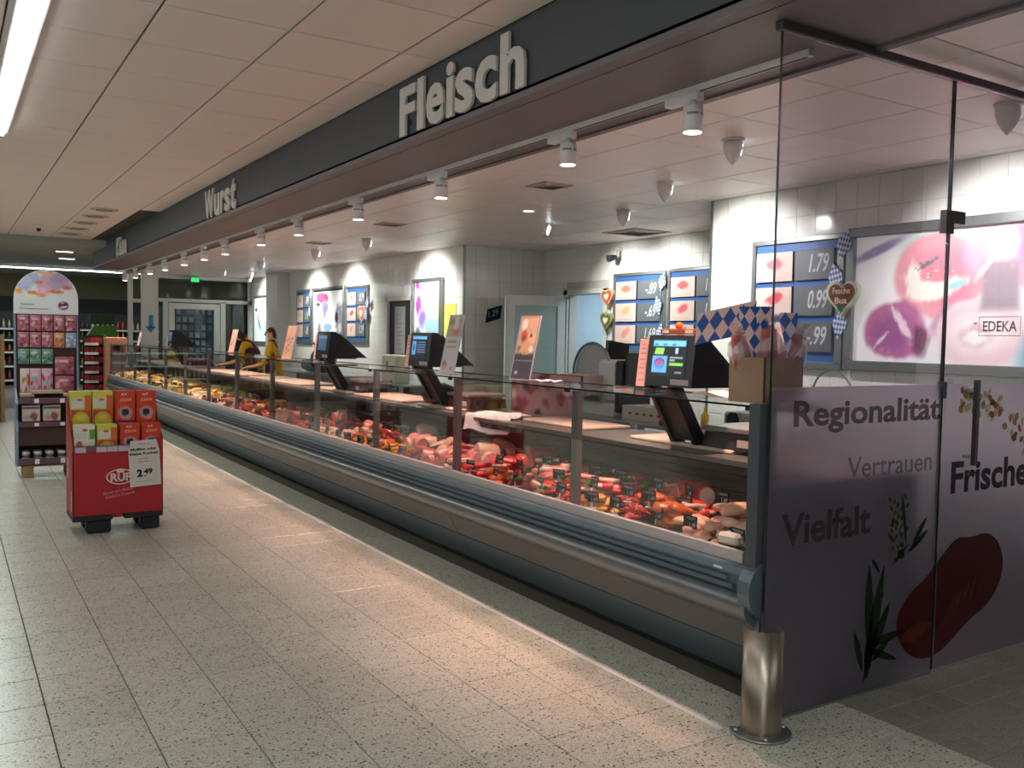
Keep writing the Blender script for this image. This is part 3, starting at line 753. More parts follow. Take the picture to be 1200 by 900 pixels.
# fixed panel right of the door + head rail
sp2 = thing('glass_screen', 'frosted glass panel between the glass door and the wall at the right edge', 'glass panel', (5.2, YG, 0))
MB().box(0, .94, -.005, .005, .012, 2.862).build('pane', m_glass, sp2)
MB().box(.001, .94, -.0085, -.0065, .014, 1.417).build('frosted_film', m_frost, sp2)
tag(MB().bbox(2.858, 6.14, YG-.02, YG+.02, 2.864, ZS, .003).build('head_rail', mat('rail_brown', '4a3f43', .5)), 'dark metal rail holding the tops of the glass panels under the ceiling', 'rail')
# bollard: half-pipe guard in front of the glass corner
bo = thing('corner_guard', 'brushed steel half-round guard on a round foot before the glass corner', 'bollard', (2.825, 2.505, 0))
m_brush = mat('brushed_steel', 'a09486', .30, metal=.9, var=.08, vscale=9)
MB().lathe([(.082, .008), (.082, .438), (.078, .438), (.078, .008)], n=28, a0=PI*.80, a1=PI*1.98).build('sleeve', m_brush, bo)
MB().lathe([(0, 0), (.125, 0), (.125, .008), (.118, .012), (0, .012)], n=32, a0=PI*.75, a1=PI*2.0).build('foot', m_alu, bo)
for a in (.85, 1.3, 1.9):
    MB().lathe([(0, .018), (.008, .018), (.009, .012)], .105*math.cos(a*PI), .105*math.sin(a*PI), n=8).build('bolt', m_steel, bo)

# ------------------------------------------------------------------ food in the counter
def icos(sub=2):
    bm = __import__('bmesh').new(); __import__('bmesh').ops.create_icosphere(bm, subdivisions=sub, radius=1)
    v = [tuple(q.co) for q in bm.verts]; f = [tuple(q.index for q in p.verts) for p in bm.faces]; bm.free(); return np.array(v), f
IV, IF = icos(2); IV3, IF3 = icos(3)
def fmat(name, col, var=.25, vs_=40, rough=.3, bump=.3, sat=None): return mat('food_'+name, col, rough, var=var, vscale=vs_, bump=bump, bscale=90, spec=.5)
m_meat = fmat('meat', 'd23a38', .35, 30); m_meatd = fmat('meat_dark', '8e1f22', .3, 30); m_pork = fmat('pork', 'e27a70', .2, 25)
m_fat = fmat('fat', 'efd3bf', .08); m_orange = fmat('marinade_orange', 'e2641c', .35, 60); m_redm = fmat('marinade_red', 'b32c14', .4, 70)
m_ylw = fmat('marinade_yellow', 'dc9a32', .3, 60); m_chick = fmat('chicken', 'efb79a', .12); m_saus = fmat('sausage_orange', 'd9682e', .15, 15, .22, .05)
m_sausr = fmat('sausage_red', '9c2c22', .2, 30, .28, .15); m_sausb = fmat('sausage_pale', 'e0b49a', .1, 20, .3, .05); m_ham = fmat('ham', 'e58d86', .12, 18)
m_salami = fmat('salami', '7d2420', .45, 120); m_herb = fmat('green', '257020', .35, 50, .4); m_cheese = fmat('cheese', 'e6c65e', .1, 10, .4, .05)
m_rind = fmat('rind', 'c98b2e', .1, 10, .4, .05); m_cream = fmat('cream', 'eee0bd', .08, 15, .5); m_brownf = fmat('brown', '7a4322', .3, 40); m_olive = fmat('salad', '6f7a35', .4, 60)
def blob(name, m, dims, wob=.15, seed=0, hi=False):
    V_, F_ = (IV3, IF3) if hi else (IV, IF); r = np.random.RandomState(seed); d = np.ones(len(V_))
    for k in range(5):
        a = r.randn(3)*(1.2+.9*k); d += wob*np.sin(V_@a+r.rand()*6)/(1+.5*k)
    P = V_*d[:, None]*np.array(dims)/2; P[:, 2] = np.maximum(P[:, 2], -dims[2]*.33)+dims[2]*.33
    return MB().add(P.tolist(), F_, True).mesh(name, [m])
def sausage(name, m, L, r_, bend=.3, seed=0):
    pts, rad = [], []
    for k in range(9):
        t_ = k/8; a = (t_-.5)*bend*2; R0 = L/(2*bend) if bend else 1
        pts.append((R0*math.sin(a), R0*(1-math.cos(a)), r_)); rad.append(r_*max(.25, min(1, math.sin(PI*min(max(t_*1.0, .04), .96))**.35)))
    return MB().tube(pts, rad, 8).mesh(name, [m])
def steak(name, m, mf, L, W_, T, seed=0):
    r = random.Random(seed); n = 14; ring = []
    ph = [r.random()*6 for _ in range(3)]
    for k in range(n):
        a = 2*PI*k/n; q = 1+.14*math.sin(2*a+ph[0])+.08*math.sin(3*a+ph[1]); ring.append((L/2*q*math.cos(a), W_/2*q*math.sin(a)))
    mb = MB(); lv = ((.9, 0), (1.0, T*.35), (.98, T*.8), (.86, T))
    vs_ = [(x*s_, y*s_, z) for s_, z in lv for x, y in ring]+[(x*.55, y*.55, T*1.08) for x, y in ring]+[(0, 0, T*1.05)]
    fs = []
    for k in range(4):
        for i in range(n): fs.append((k*n+i, k*n+(i+1) % n, (k+1)*n+(i+1) % n, (k+1)*n+i))
    mb.add(vs_, fs, True); mb.mi = [1 if (i % n) < 5 and i//n in (1, 2) else 0 for i in range(len(fs))]
    for i in range(n): mb.f.append((4*n+i, 4*n+(i+1) % n, 5*n)); mb.sm.append(True); mb.mi.append(0)
    return mb.mesh(name, [m, mf])
def hamcut(name, m, mf, r_, L):
    mb = MB(); mb.tube([(-L/2, 0, r_*.9), (-L/2+.01, 0, r_*.9), (L/2-.012, 0, r_*.95), (L/2, 0, r_*.95)], [r_*.96, r_, r_*.98, r_*.9], 14)
    mb.cur = 1; mb.tube([(-L/2-.001, 0, r_*.9), (-L/2-.0005, 0, r_*.9)], [r_*.86, r_*.86], 14)
    return mb.mesh(name, [m, mf])
def slices(name, m, r_, n=6):
    mb = MB()
    for k in range(n):
        c_ = (-.5*n*.014+.014*k, .004*math.sin(k*2), r_*.55); d = Vector((.55, .1*math.sin(k), .8)).normalized()
        mb.tube([Vector(c_)-d*.0015, Vector(c_)+d*.0015], r_, 12, smooth=False)
    return mb.mesh(name, [m])
def wedge(name, m, mr, L, W_, H):
    mb = MB(); n = 5; rim = [(L*math.cos(a), L*math.sin(a)) for a in [(-.28+.56*k/n) for k in range(n+1)]]
    poly = [(0, 0)]+rim; k = len(poly)
    mb.add([(x-L/2, y*W_, 0) for x, y in poly]+[(x-L/2, y*W_, H) for x, y in poly], [tuple(range(k-1, -1, -1)), tuple(range(k, 2*k))]+[(i, (i+1) % k, (i+1) % k+k, i+k) for i in range(k)])
    mb.mi = [1 if 2 < i < len(mb.f)-1 else 0 for i in range(len(mb.f))]; return mb.mesh(name, [m, mr])
def garnish(name, m, r_, seed=0):
    r = random.Random(seed); mb = MB()
    for k in range(6):
        a = k*PI/3+r.uniform(-.3, .3); L = r_*r.uniform(.8, 1.2); c_, s_ = math.cos(a), math.sin(a); pts = []
        for i in range(4):
            t_ = i/3; w_ = r_*.42*math.sin(PI*(.15+.8*t_)); z = .006+.035*math.sin(PI*t_*.8)+r.uniform(0, .008)
            for q in (-1, 0, 1): pts.append((t_*L*c_-q*w_*s_, t_*L*s_+q*w_*c_, z+(.008 if q else 0)))
        mb.add(pts, [(i*3+j, i*3+j+1, i*3+j+4, i*3+j+3) for i in range(3) for j in range(2)], True)
    return mb.mesh(name, [m])
def strips(name, m, n=9, seed=0, L=.07, r_=.009):
    r = random.Random(seed); mb = MB()
    for k in range(n):
        x, y, a = r.uniform(-.03, .03), r.uniform(-.03, .03), r.random()*PI; z = r_+.012*(k % 3)
        mb.tube([(x-L/2*math.cos(a), y-L/2*math.sin(a), z), (x, y, z+.008), (x+L/2*math.cos(a), y+L/2*math.sin(a), z)], [r_*.6, r_, r_*.6], 6)
    return mb.mesh(name, [m])
FOOD = {
 'steak': ('raw_steak', 'bright red raw steak slices', 'meat', [steak('raw_steak', m_meat, m_fat, .15, .09, .022, k) for k in range(3)]),
 'beef': ('beef_cut', 'dark red raw beef cuts', 'meat', [blob('beef_cut', m_meatd, (.15, .08, .06), .16, k+3) for k in range(3)]),
 'pork': ('pork_cut', 'pale pink pork cuts', 'meat', [steak('pork_cut', m_pork, m_fat, .15, .085, .03, k+7) for k in range(3)]),
 'roast': ('pork_roll', 'rolled red roasting joints', 'meat', [hamcut('pork_roll', m_meat, m_fat, .045, .17)]),
 'orange': ('marinated_meat', 'orange marinated meat pieces', 'meat', [blob('marinated_meat', m_orange, (.10, .06, .04), .25, k+9) for k in range(3)]),
 'redm': ('marinated_strips', 'dark red marinated meat strips', 'meat', [strips('marinated_strips', m_redm, 9, k) for k in range(2)]),
 'yellow': ('marinated_chicken', 'yellow marinated chicken pieces', 'meat', [blob('marinated_chicken', m_ylw, (.11, .06, .035), .22, k+20) for k in range(2)]),
 'mince': ('minced_meat', 'heaps of bright red minced meat', 'meat', [strips('minced_meat', m_meat, 16, 40+k, .05, .007) for k in range(2)]),
 'chicken': ('chicken_breast', 'pale raw chicken breasts', 'meat', [blob('chicken_breast', m_chick, (.13, .08, .04), .12, k+30) for k in range(2)]),
 'grill': ('grill_sausage', 'orange grilling sausages', 'sausage', [sausage('grill_sausage', m_saus, .17, .014, .3)]),
 'wurst': ('red_sausage', 'dark red smoked sausages', 'sausage', [sausage('red_sausage', m_sausr, .2, .019, .35), sausage('red_sausage', m_sausr, .15, .024, .1)]),
 'weiss': ('pale_sausage', 'pale boiled sausages', 'sausage', [sausage('pale_sausage', m_sausb, .13, .018, .25)]),
 'ham': ('ham_joint', 'pink ham joints with a cut face', 'ham', [hamcut('ham_joint', m_ham, m_pork, .05, .14), hamcut('ham_joint', m_sausb, m_ham, .055, .13)]),
 'salami': ('salami_slices', 'fanned dark salami slices', 'sausage', [slices('salami_slices', m_salami, .038)]),
 'lyoner': ('cold_cut_slices', 'fanned pink cold cut slices', 'sausage', [slices('cold_cut_slices', m_ham, .045)]),
 'cheese': ('cheese_wedge', 'yellow cheese wedges with brown rind', 'cheese', [wedge('cheese_wedge', m_cheese, m_rind, .16, 1, .06), wedge('cheese_wedge', m_cream, m_rind, .13, 1, .045)]),
 'cheeseb': ('cheese_block', 'pale cheese blocks', 'cheese', [MB().bbox(-.06, .06, -.04, .04, 0, .05, .006).mesh('cheese_block', [m_cheese]), MB().bbox(-.05, .05, -.035, .035, 0, .07, .006).mesh('cheese_block', [m_cream])]),
 'poultry': ('poultry_piece', 'pale roasted poultry pieces', 'meat', [blob('poultry_piece', m_chick, (.12, .07, .05), .25, 50), blob('poultry_piece', m_ylw, (.1, .06, .05), .25, 51)]),
 'salad': ('salad_heap', 'greenish delicatessen salad heaps', 'salad', [strips('salad_heap', m_olive, 14, 5, .04, .008), strips('salad_heap', m_cream, 14, 6, .035, .009)]),
 'green': ('herb_garnish', 'green leafy garnish', 'garnish', [garnish('herb_garnish', m_herb, .055, k) for k in range(2)]),
 'brown': ('meat_loaf', 'brown crusted meat loaves', 'meat', [blob('meat_loaf', m_brownf, (.15, .08, .07), .1, 60)]),
}
m_tray = mat('tray_black', '141415', .25); m_trayw = mat('tray_white', 'c9c6c2', .35)
def traymesh(m, w_, d_, h_):
    mb = MB(); a, b = w_/2, d_/2; t_ = .006
    for k, (s_, z) in enumerate(((.88, 0), (1, h_))): pass
    P = [(-a*.9, -b*.9, .003), (a*.9, -b*.9, .003), (a*.9, b*.9, .003), (-a*.9, b*.9, .003), (-a, -b, h_), (a, -b, h_), (a, b, h_), (-a, b, h_),
         (-a*.86, -b*.86, .008), (a*.86, -b*.86, .008), (a*.86, b*.86, .008), (-a*.86, b*.86, .008), (-a+t_, -b+t_, h_), (a-t_, -b+t_, h_), (a-t_, b-t_, h_), (-a+t_, b-t_, h_)]
    F = [(3, 2, 1, 0), (8, 9, 10, 11)]
    for i in range(4):
        j = (i+1) % 4; F += [(i, j, j+4, i+4), (j+8, i+8, i+12, j+12), (i+4, j+4, j+12, i+12)]
    return mb.add(P, F).mesh('food_tray', [m])
tr_b, tr_w = traymesh(m_tray, .205, .255, .045), traymesh(m_trayw, .205, .255, .02)
tr_deep = traymesh(m_tray, .205, .255, .085)
# price tags
m_tagc = mat('tag_black', '0e0f11', .8, spec=.2); m_chalk = mat('chalk', 'c9ccd0', .8)
def price_tag():
    t = thing('price_tag', 'x', 'price tag')
    MB().box(-.003, .0, -.045, .045, .035, .095).build('card', m_tagc, t)
    MB().box(-.003, .003, -.004, .004, 0, .036).box(-.015, .015, -.02, .02, 0, .003).build('stand', m_chalk, t)
    mb = MB()
    for z, y0, y1, h_ in ((.085, -.035, .03, .002), (.078, -.035, .02, .002)): mb.box(-.0038, -.003, y0, y1, z, z+h_)
    for q in text('1.49', None, ((-.0038, .0, .042), (0, -1, 0), (0, 0, 1), (-1, 0, 0)), .038, .022, None, .0006).v: pass
    tm = text('1.49', None, ((-.0038, .0, .042), (0, -1, 0), (0, 0, 1), (-1, 0, 0)), .038, .022, None, .0006); mb.add(tm.v, tm.f)
    mb.build('chalk_writing', m_chalk, t); return t
tag0 = price_tag(); used_tag = False
rf = random.Random(21)
ROWN = ['front row', 'middle row', 'back row']
PLAN = {
 0: [['chicken', 'chicken', 'orange', 'redm', 'yellow'], ['yellow', 'chicken', 'steak', 'orange', 'redm'], ['steak', 'yellow', 'mince', 'roast', 'steak']],
 1: [['redm', 'steak', 'beef', 'orange', 'steak'], ['steak', 'steak', 'pork', 'mince', 'steak'], ['steak', 'beef', 'pork', 'steak', 'roast']],
 2: [['pork', 'ham', 'lyoner', 'grill', 'yellow'], ['ham', 'lyoner', 'ham', 'grill', 'ham'], ['ham', 'ham', 'salami', 'grill', 'brown']],
 3: [['orange', 'yellow', 'grill', 'weiss', 'weiss'], ['brown', 'wurst', 'weiss', 'ham', 'salami'], ['ham', 'beef', 'weiss', 'lyoner', 'beef']],
 4: [['weiss', 'grill', 'wurst', 'redm', 'ham'], ['salami', 'wurst', 'grill', 'wurst', 'brown'], ['grill', 'wurst', 'ham', 'wurst', 'salami']],
 5: [['wurst', 'redm', 'wurst', 'weiss', 'grill'], ['wurst', 'grill', 'brown', 'wurst', 'salami'], ['poultry', 'wurst', 'grill', 'poultry', 'wurst']],
 6: [['lyoner', 'wurst', 'salami', 'poultry', 'lyoner'], ['poultry', 'brown', 'wurst', 'poultry', 'weiss'], ['cheese', 'poultry', 'weiss', 'brown', 'poultry']],
 7: [['lyoner', 'weiss', 'poultry', 'cheeseb', 'weiss'], ['poultry', 'brown', 'cheese', 'poultry', 'cheese'], ['cheese', 'weiss', 'cheese', 'brown', 'cheese']],
}
for k in range(8, 13): PLAN[k] = [['cheeseb', 'salad', 'cheese', 'green', 'salad'], ['cheese', 'salad', 'cheeseb', 'cheese', 'salad'], ['cheese', 'cheeseb', 'cheese', 'salad', 'cheese']]
BN = ['nearest', 'second', 'third', 'fourth', 'fifth', 'sixth', 'seventh', 'eighth', 'ninth', 'tenth', 'eleventh', 'twelfth', 'farthest']
CN = ['first', 'second', 'third', 'fourth', 'fifth']
for k in range(13):
    for r_ in range(3):
        for c_ in range(5):
            kind = PLAN[k][r_][c_]; nm, lb, cat_, meshes = FOOD[kind]
            x = 3.075+.215*r_; y = CY0+BAY*k+.10+.262*(c_+.5)-(.02 if k else 0)
            if k == 0: y += .0
            zd = deck_z(x)+.006
            lb = lb.rstrip('s') if not lb.startswith('fanned') else lb
            lb = {'heaps of bright red minced meat': 'heap of bright red minced meat', 'green leafy garnish': 'green leafy garnish', 'brown crusted meat loave': 'brown crusted meat loaf', 'raw steak slices': 'raw steak slice', 'pale raw chicken breast': 'pale raw chicken breast', 'rolled red roasting joint': 'rolled red roasting joint', 'pink ham joints with a cut face': 'pink cut ham joint', 'yellow cheese wedges with brown rind': 'yellow brown-rinded cheese wedge', 'greenish delicatessen salad heap': 'heap of greenish salad'}.get(lb, lb)
            where = '%s tray of the %s, %s bay' % (CN[c_], ROWN[r_], BN[k])
            dark = (k < 2)
            deep = k == 0 and ((r_ == 1 and c_ < 2) or (r_ == 0 and c_ in (0, 2)))
            o = link('food_tray', tr_deep if deep else tr_b if dark else tr_w, None, (x, y, zd), (0, -.11, 0))
            tag(o, '%s food tray, %s' % ('black' if dark else 'pale', where), 'tray', 'trays in the glass counter')
            big = kind in ('roast', 'ham', 'brown', 'beef', 'cheese')
            n = (6 if big else 11) if k < 3 else (5 if big else 7) if k < 6 else 4
            if kind in ('grill', 'wurst', 'weiss'): n = 9 if k < 4 else 5
            if kind in ('redm', 'mince', 'salad'): n = 6 if k < 4 else 4
            zb = zd+(.045 if deep else .012)
            for q in range(n):
                me_ = rf.choice(meshes); lay_ = q//3
                px, py = x+rf.uniform(-.055, .055), y+rf.uniform(-.075, .075)
                z = zb+lay_*.027+rf.uniform(0, .01)+.11*(px-x)
                az = rf.uniform(-.5, .5)+(PI/2 if kind in ('grill', 'wurst', 'weiss') else rf.choice((0, PI/2, PI)))
                o = link(nm, me_, None, (px, py, z), (rf.uniform(-.15, .15), rf.uniform(-.22, .12), az))
                s_ = rf.uniform(1.0, 1.3)*(1.12 if k > 5 else 1); o.scale = (s_, s_, s_*rf.uniform(.9, 1.2))
                tag(o, '%s, %s' % (lb, where), cat_, '%s, %s' % (lb, where))
            if (k < 3 and rf.random() < .95) or (k < 8 and rf.random() < .6) or rf.random() < .3:
                t = tag0 if not used_tag else copy_tree(tag0); used_tag = True
                t.location = (x-.085, y+rf.uniform(-.06, .06), zd+(.06 if dark else .035)); t.rotation_euler = (0, rf.uniform(-.1, .25), rf.uniform(-.35, .5))
                t['label'] = 'black chalk price tag at the %s' % where; t['group'] = 'black price tags in the counter'; t['category'] = 'price tag'
            if k < 2 and kind in ('steak', 'beef', 'mince') and rf.random() < .85:
                gn, gl, gc, gm = FOOD['green']
                o = link(gn, gm[0], None, (x-.05, y+rf.uniform(-.09, .09), zb+.05), (0, -.2, rf.random()*6))
                tag(o, '%s on the meat, %s' % (gl, where), gc)
# plain cheese block in foil at the near front corner, raised black steps
tag(MB().bbox(-.09, .09, -.055, .055, 0, .05, .012).build('feta_block', fmat('feta', 'eadfd4', .06, 10, .35), None, (3.02, 2.84, .70), (0, 0, .1)), 'large pale block in the nearest bay at the front right corner', 'cheese')

# ------------------------------------------------------------------ on the worktop and on the glass
m_board = mat('cutting_board', 'e6d2bd', .5, var=.05, vscale=6)
def board(label, x0, x1, y0, y1, z=1.0, grp=True):
    mb = MB().bbox(x0, x1, y0, y1, z, z+.02, .006); o = mb.build('cutting_board', m_board)
    tag(o, label, 'cutting board', 'cutting boards on the worktop')
board('pale cutting board under the nearest scale', 3.56, 3.95, 3.42, 4.27)
board('large pale cutting board between the first two posts, beside the white cloth', 3.57, 3.96, 4.74, 5.5)
board('pale cutting board behind the third pane with a red bag on it', 3.5, 3.9, 6.35, 7.1)
board('pale cutting board behind the fourth pane', 3.48, 3.95, 7.35, 8.5)
board('pale cutting board under the second farthest scale', 3.5, 3.95, 8.7, 9.6)
board('long pale cutting board behind the sixth pane', 3.48, 3.96, 10.2, 12.2)
board('pale cutting board before the two workers', 3.48, 3.96, 12.7, 14.6)
m_scr = mat('screen_bezel', '141518', .25)
def pos_scale(y, label, cols, near=False, tilt=0):
    """double-headed service scale: platform, neck plate, customer display, operator display"""
    t = thing('service_scale', label, 'scale', (3.58, y, 1.02), rotz=tilt, group='service scales on the worktop')
    base = MB().prism([(0, 0), (.36, 0), (.345, .075), (.02, .085)], ((0, -.19, 0), (1, 0, 0), (0, 0, 1), (0, 1, 0)), .38).build('base', mat('scale_base', '33292a', .4), t)
    MB().box(-.002, .0, -.15, -.07, .02, .06).build('sticker', mat('label_pale', 'c9b8b0', .6), base)
    MB().bbox(.0, .37, -.17, .20, .092, .12, .006).build('platform', mat('platform_steel', 'a3a19c', .32, metal=.5), t)
    # neck plate from the base up to the displays
    MB().prism([(-.02, .0), (.07, .0), (-.13, .33), (-.22, .33)], ((0, .22, 0), (1, 0, 0), (0, 0, 1), (0, 1, 0)), .03).prism([(-.02, .0), (.07, .0), (-.13, .33), (-.22, .33)], ((0, .40, 0), (1, 0, 0), (0, 0, 1), (0, 1, 0)), .03).build('neck', m_black, t)
    MB().prism([(-.01, .02), (.05, .02), (-.13, .32), (-.19, .32)], ((0, .25, 0), (1, 0, 0), (0, 0, 1), (0, 1, 0)), .15).build('neck_plate', m_dark, t)
    z0 = .335
    hd = MB().prism([(-.28, 0), (.03, 0), (.03, .06), (-.19, .275), (-.235, .28), (-.25, .275)], ((0, -.0, z0), (1, 0, 0), (0, 0, 1), (0, 1, 0)), .37).build('customer_display', m_scr, t)
    # face of the display leans back slightly
    U, V, N = Vector((0, -1, 0)), Vector((.11, 0, 1)).normalized(), Vector((-1, 0, .11)).normalized()
    fr = (Vector((-.2755, .335, z0+.055)), U, V, N)
    cv = Canvas(60, 44, .275, .205, '10161f'); cols(cv); cv.build('screen', fr, .0006, hd, .15, .9)
    # operator display leaning the other way
    MB().prism([(.0, .05), (.16, .05), (-.14, .30), (-.20, .27)], ((0, .02, z0-.04), (1, 0, 0), (0, 0, 1), (0, 1, 0)), .33).build('operator_display', m_black, t)
    MB().box(-.2815, -.279, .02, .16, z0+.012, z0+.042).build('paper_slot', mat('slot_grey', '8d8b8d', .4), hd)
    pc = Canvas(14, 40, .075, .27, 'f0b5ab')
    for r_ in (.03, .07, .1, .125, .15, .185, .21, .235): pc.rect(.015, .06, r_, r_+.006, 'b06a66')
    pc.build('price_slip', (Vector((-.268, .46, z0-.01)), U, V, N), 0, t, .7)
    MB().prism([(0, 0), (.079, 0), (.079, .275), (0, .275)], (Vector((-.262, .462, z0-.012)), U, V, N), .004).build('slip_holder', m_dark, t)
    return t
def scr_a(c):
    c.rect(.01, .265, .165, .195, '69b6ea').rect(.02, .05, .168, .178, '2c6ea8').rect(.09, .12, .168, .178, '2c6ea8').rect(.16, .19, .168, .178, '2c6ea8')
    c.rect(.012, .13, .02, .11, '5aa2dc').ell(.07, .075, .045, .028, '6b4c90').ell(.07, .06, .05, .03, '3f7fc0', soft=.5).ell(.07, .07, .02, .015, 'b5486b')
    c.rect(.03, .10, .135, .155, '79c452').rect(.025, .095, .12, .137, '8ed060').rect(.15, .255, .06, .075, '79c452').rect(.15, .25, .10, .106, '9aa7ad').rect(.15, .19, .085, .092, '9aa7ad').rect(.19, .21, .125, .155, '9cc7cf').rect(.20, .25, .02, .027, '8b9096')
def scr_b(c):
    c.rect(.01, .265, .17, .195, '5c9ccf').rect(.012, .08, .04, .155, '4c86b8').ell(.045, .1, .02, .04, '2b5688', soft=.3)
    for q in (.06, .08, .1, .12, .14): c.rect(.1, .25, q, q+.008, '4a6f98')
def scr_c(c): c.rect(.02, .255, .03, .185, '33506a').rect(.02, .255, .15, .185, '4a6c88')
pos_scale(3.47, 'black service scale with lit blue screen nearest the glass corner', scr_a)
pos_scale(6.5, 'black service scale half behind the leaning leaflet stand', scr_b)
pos_scale(8.75, 'black service scale before the far price board, its screen nearly dark', scr_c)
pos_scale(16.2, 'small far service scale beyond the two workers', scr_c)
# knocked-over paper on the nearest scale: sweets box on its head
t = thing('product_box', 'flat reddish-brown box with a small globe lying on the nearest display', 'box', (3.42, 3.66, 1.64))
MB().bbox(-.05, .05, -.14, .14, 0, .028, .003).build('body', mat('box_redbrown', 'a0563c', .3), t); MB().add((IV*.022+np.array([-.02, .02, .045])).tolist(), IF, True).build('globe', m_orange, t)
MB().box(-.051, -.05, -.12, -.06, .005, .022).box(-.051, -.05, .07, .12, .005, .022).build('print', m_cream, t)
# leaflet stands on the glass
def leaflet(x, y, w_, h_, cv, label, lean=.22, rz=0):
    t = thing('leaflet_stand', label, 'leaflet', (x, y, 1.3355), rotz=rz, group='leaflet stands on the glass counter')
    U = Vector((0, -1, 0)); V = Vector((math.sin(lean), 0, math.cos(lean))); N = Vector((-math.cos(lean), 0, math.sin(lean)))
    MB().prism([(0, 0), (w_, 0), (w_, h_), (0, h_)], (Vector((0, w_/2, .004)), U, V, N), -.003).build('back_pane', mat('acrylic', 'b8b0ae', .15), t)
    MB().box(-.04, .09, -w_/2, w_/2, 0, .003).build('foot', mat('acrylic', 'b8b0ae', .15), t)
    cv.build('leaflet', (Vector((0, w_/2, .004)), U, V, N), .0006, t, .3)
    for q in (0, w_-.003): MB().prism([(q, 0), (q+.003, 0), (q+.003, h_), (q, h_)], (Vector((0, w_/2, .004)), U, V, N), .003).build('rim', m_steel, t)
    return t
cv = Canvas(30, 60, .19, .42, '3a3340')
cv.rect(0, .19, .17, .42, 'b9a08e', .02)
for k, (a, b, r_, c_) in enumerate(((.05, .36, .035, 'e8d9c8'), (.13, .36, .04, 'd99a72'), (.06, .28, .045, 'c2522e'), (.14, .27, .045, 'e0b089'), (.1, .21, .05, 'd2a070'), (.06, .27, .02, '7c2a1c'), (.13, .29, .018, '5a3a2c'), (.15, .2, .025, 'efe2cf'), (.03, .2, .02, '8a5a3a'))): cv.ell(a, b, r_, r_*1.1, c_, soft=.4, wob=.2, seed=k)
cv.rect(0, .19, .12, .123, '8a8390').rect(.03, .06, .03, .05, 'b7b0b4').rect(0, .19, .405, .42, 'b07a68')
leaflet(3.13, 4.86, .20, .42, cv, 'leaning dark leaflet with a plate of snacks printed on it, by the second post', rz=.12)
cv = Canvas(30, 60, .17, .42, 'c8bcc0')
cv.rect(0, .17, .27, .42, 'b89a90', .01).ell(.04, .38, .05, .03, '8a6a50', soft=.5).ell(.03, .33, .03, .02, 'd9993a', soft=.4).ell(.11, .31, .06, .035, 'c46c6c', soft=.5, wob=.3).ell(.13, .39, .04, .02, '9a7660', soft=.5).rect(.07, .12, .33, .42, 'd2c4c4', .02)
cv.rect(.03, .14, .225, .245, '98935a', .006).rect(.03, .14, .19, .205, '98935a', .006).ell(.04, .06, .03, .04, '9a5a5a', soft=.4, wob=.3).ell(.04, .05, .02, .02, 'c99a8a', soft=.4).rect(.12, .135, .03, .055, '4a4448')
leaflet(3.0, 5.62, .18, .43, cv, 'leaning white leaflet with grilled food pictures, before the second scale', rz=.12)
cv = Canvas(24, 40, .22, .36, 'f2b795')
for k, (a, b) in enumerate(((.07, .12), (.1, .15), (.06, .2), (.12, .09), (.08, .06), (.14, .18), (.17, .22), (.10, .22))): cv.ell(a, b, .018, .014, '9a3f4c', soft=.5, wob=.3, seed=k)
leaflet(3.07, 9.35, .26, .36, cv, 'wide salmon-coloured poster stand before the second worker', rz=.1)
cv = Canvas(16, 30, .16, .30, 'e8a68e'); cv.ell(.06, .11, .04, .025, 'a33a44', soft=.4).ell(.09, .16, .03, .02, '8c3440', soft=.4)
leaflet(3.35, 12.6, .20, .32, cv, 'narrow salmon-coloured poster stand before the bending worker', rz=.1)
cv = Canvas(12, 24, .12, .24, 'f0e8e0'); cv.ell(.06, .12, .03, .05, 'b06a50', soft=.5)
leaflet(3.1, 18.2, .14, .26, cv, 'tiny far leaflet stand at the cheese end', rz=.1)
# receipts and wrapping paper
def sheet(name, x, y, z, w_, d_, m, label, amp=.012, seed=0, drape=None, rz=0):
    nx, ny = 14, 10; r = np.random.RandomState(seed); vs_ = []
    for j in range(ny):
        for i in range(nx):
            u, v = i/(nx-1)-.5, j/(ny-1)-.5
            h = amp*(1+math.sin(u*9+seed)*math.sin(v*7+seed)+.4*math.sin(u*17+v*11))
            X, Y_ = u*w_, v*d_
            if drape and X < drape: h -= (drape-X)*1.6; X = drape+(X-drape)*.35
            vs_.append((X*math.cos(rz)-Y_*math.sin(rz), X*math.sin(rz)+Y_*math.cos(rz), h))
    fs = [(j*nx+i, j*nx+i+1, (j+1)*nx+i+1, (j+1)*nx+i) for j in range(ny-1) for i in range(nx-1)]
    o = MB().add(vs_, fs, True).build(name, m, None, (x, y, z)); return tag(o, label, 'paper' if 'paper' in name or 'receipt' in name else 'cloth')
m_paper = mat('paper_white', 'f1e8ea', .7)
sheet('crumpled_paper', 3.18, 3.05, 1.340, .22, .36, m_paper, 'crumpled white paper lying on the glass top beside the brown box', .012, 3, rz=.25)
sheet('wrapping_paper', 3.19, 2.86, 1.338, .16, .22, mat('paper_pink', 'e9b7a5', .7), 'pinkish wrapping paper on the glass top at the near corner', .005, 5)
sheet('paper_sheet', 3.14, 4.55, 1.338, .12, .16, m_paper, 'white paper scrap on the glass top at the second post', .006, 8)
sheet('white_cloth', 3.52, 5.78, 1.012, .34, .5, m_paper, 'white cloth hanging over the worktop edge in the second bay', .012, 9, drape=-.09, rz=.2)
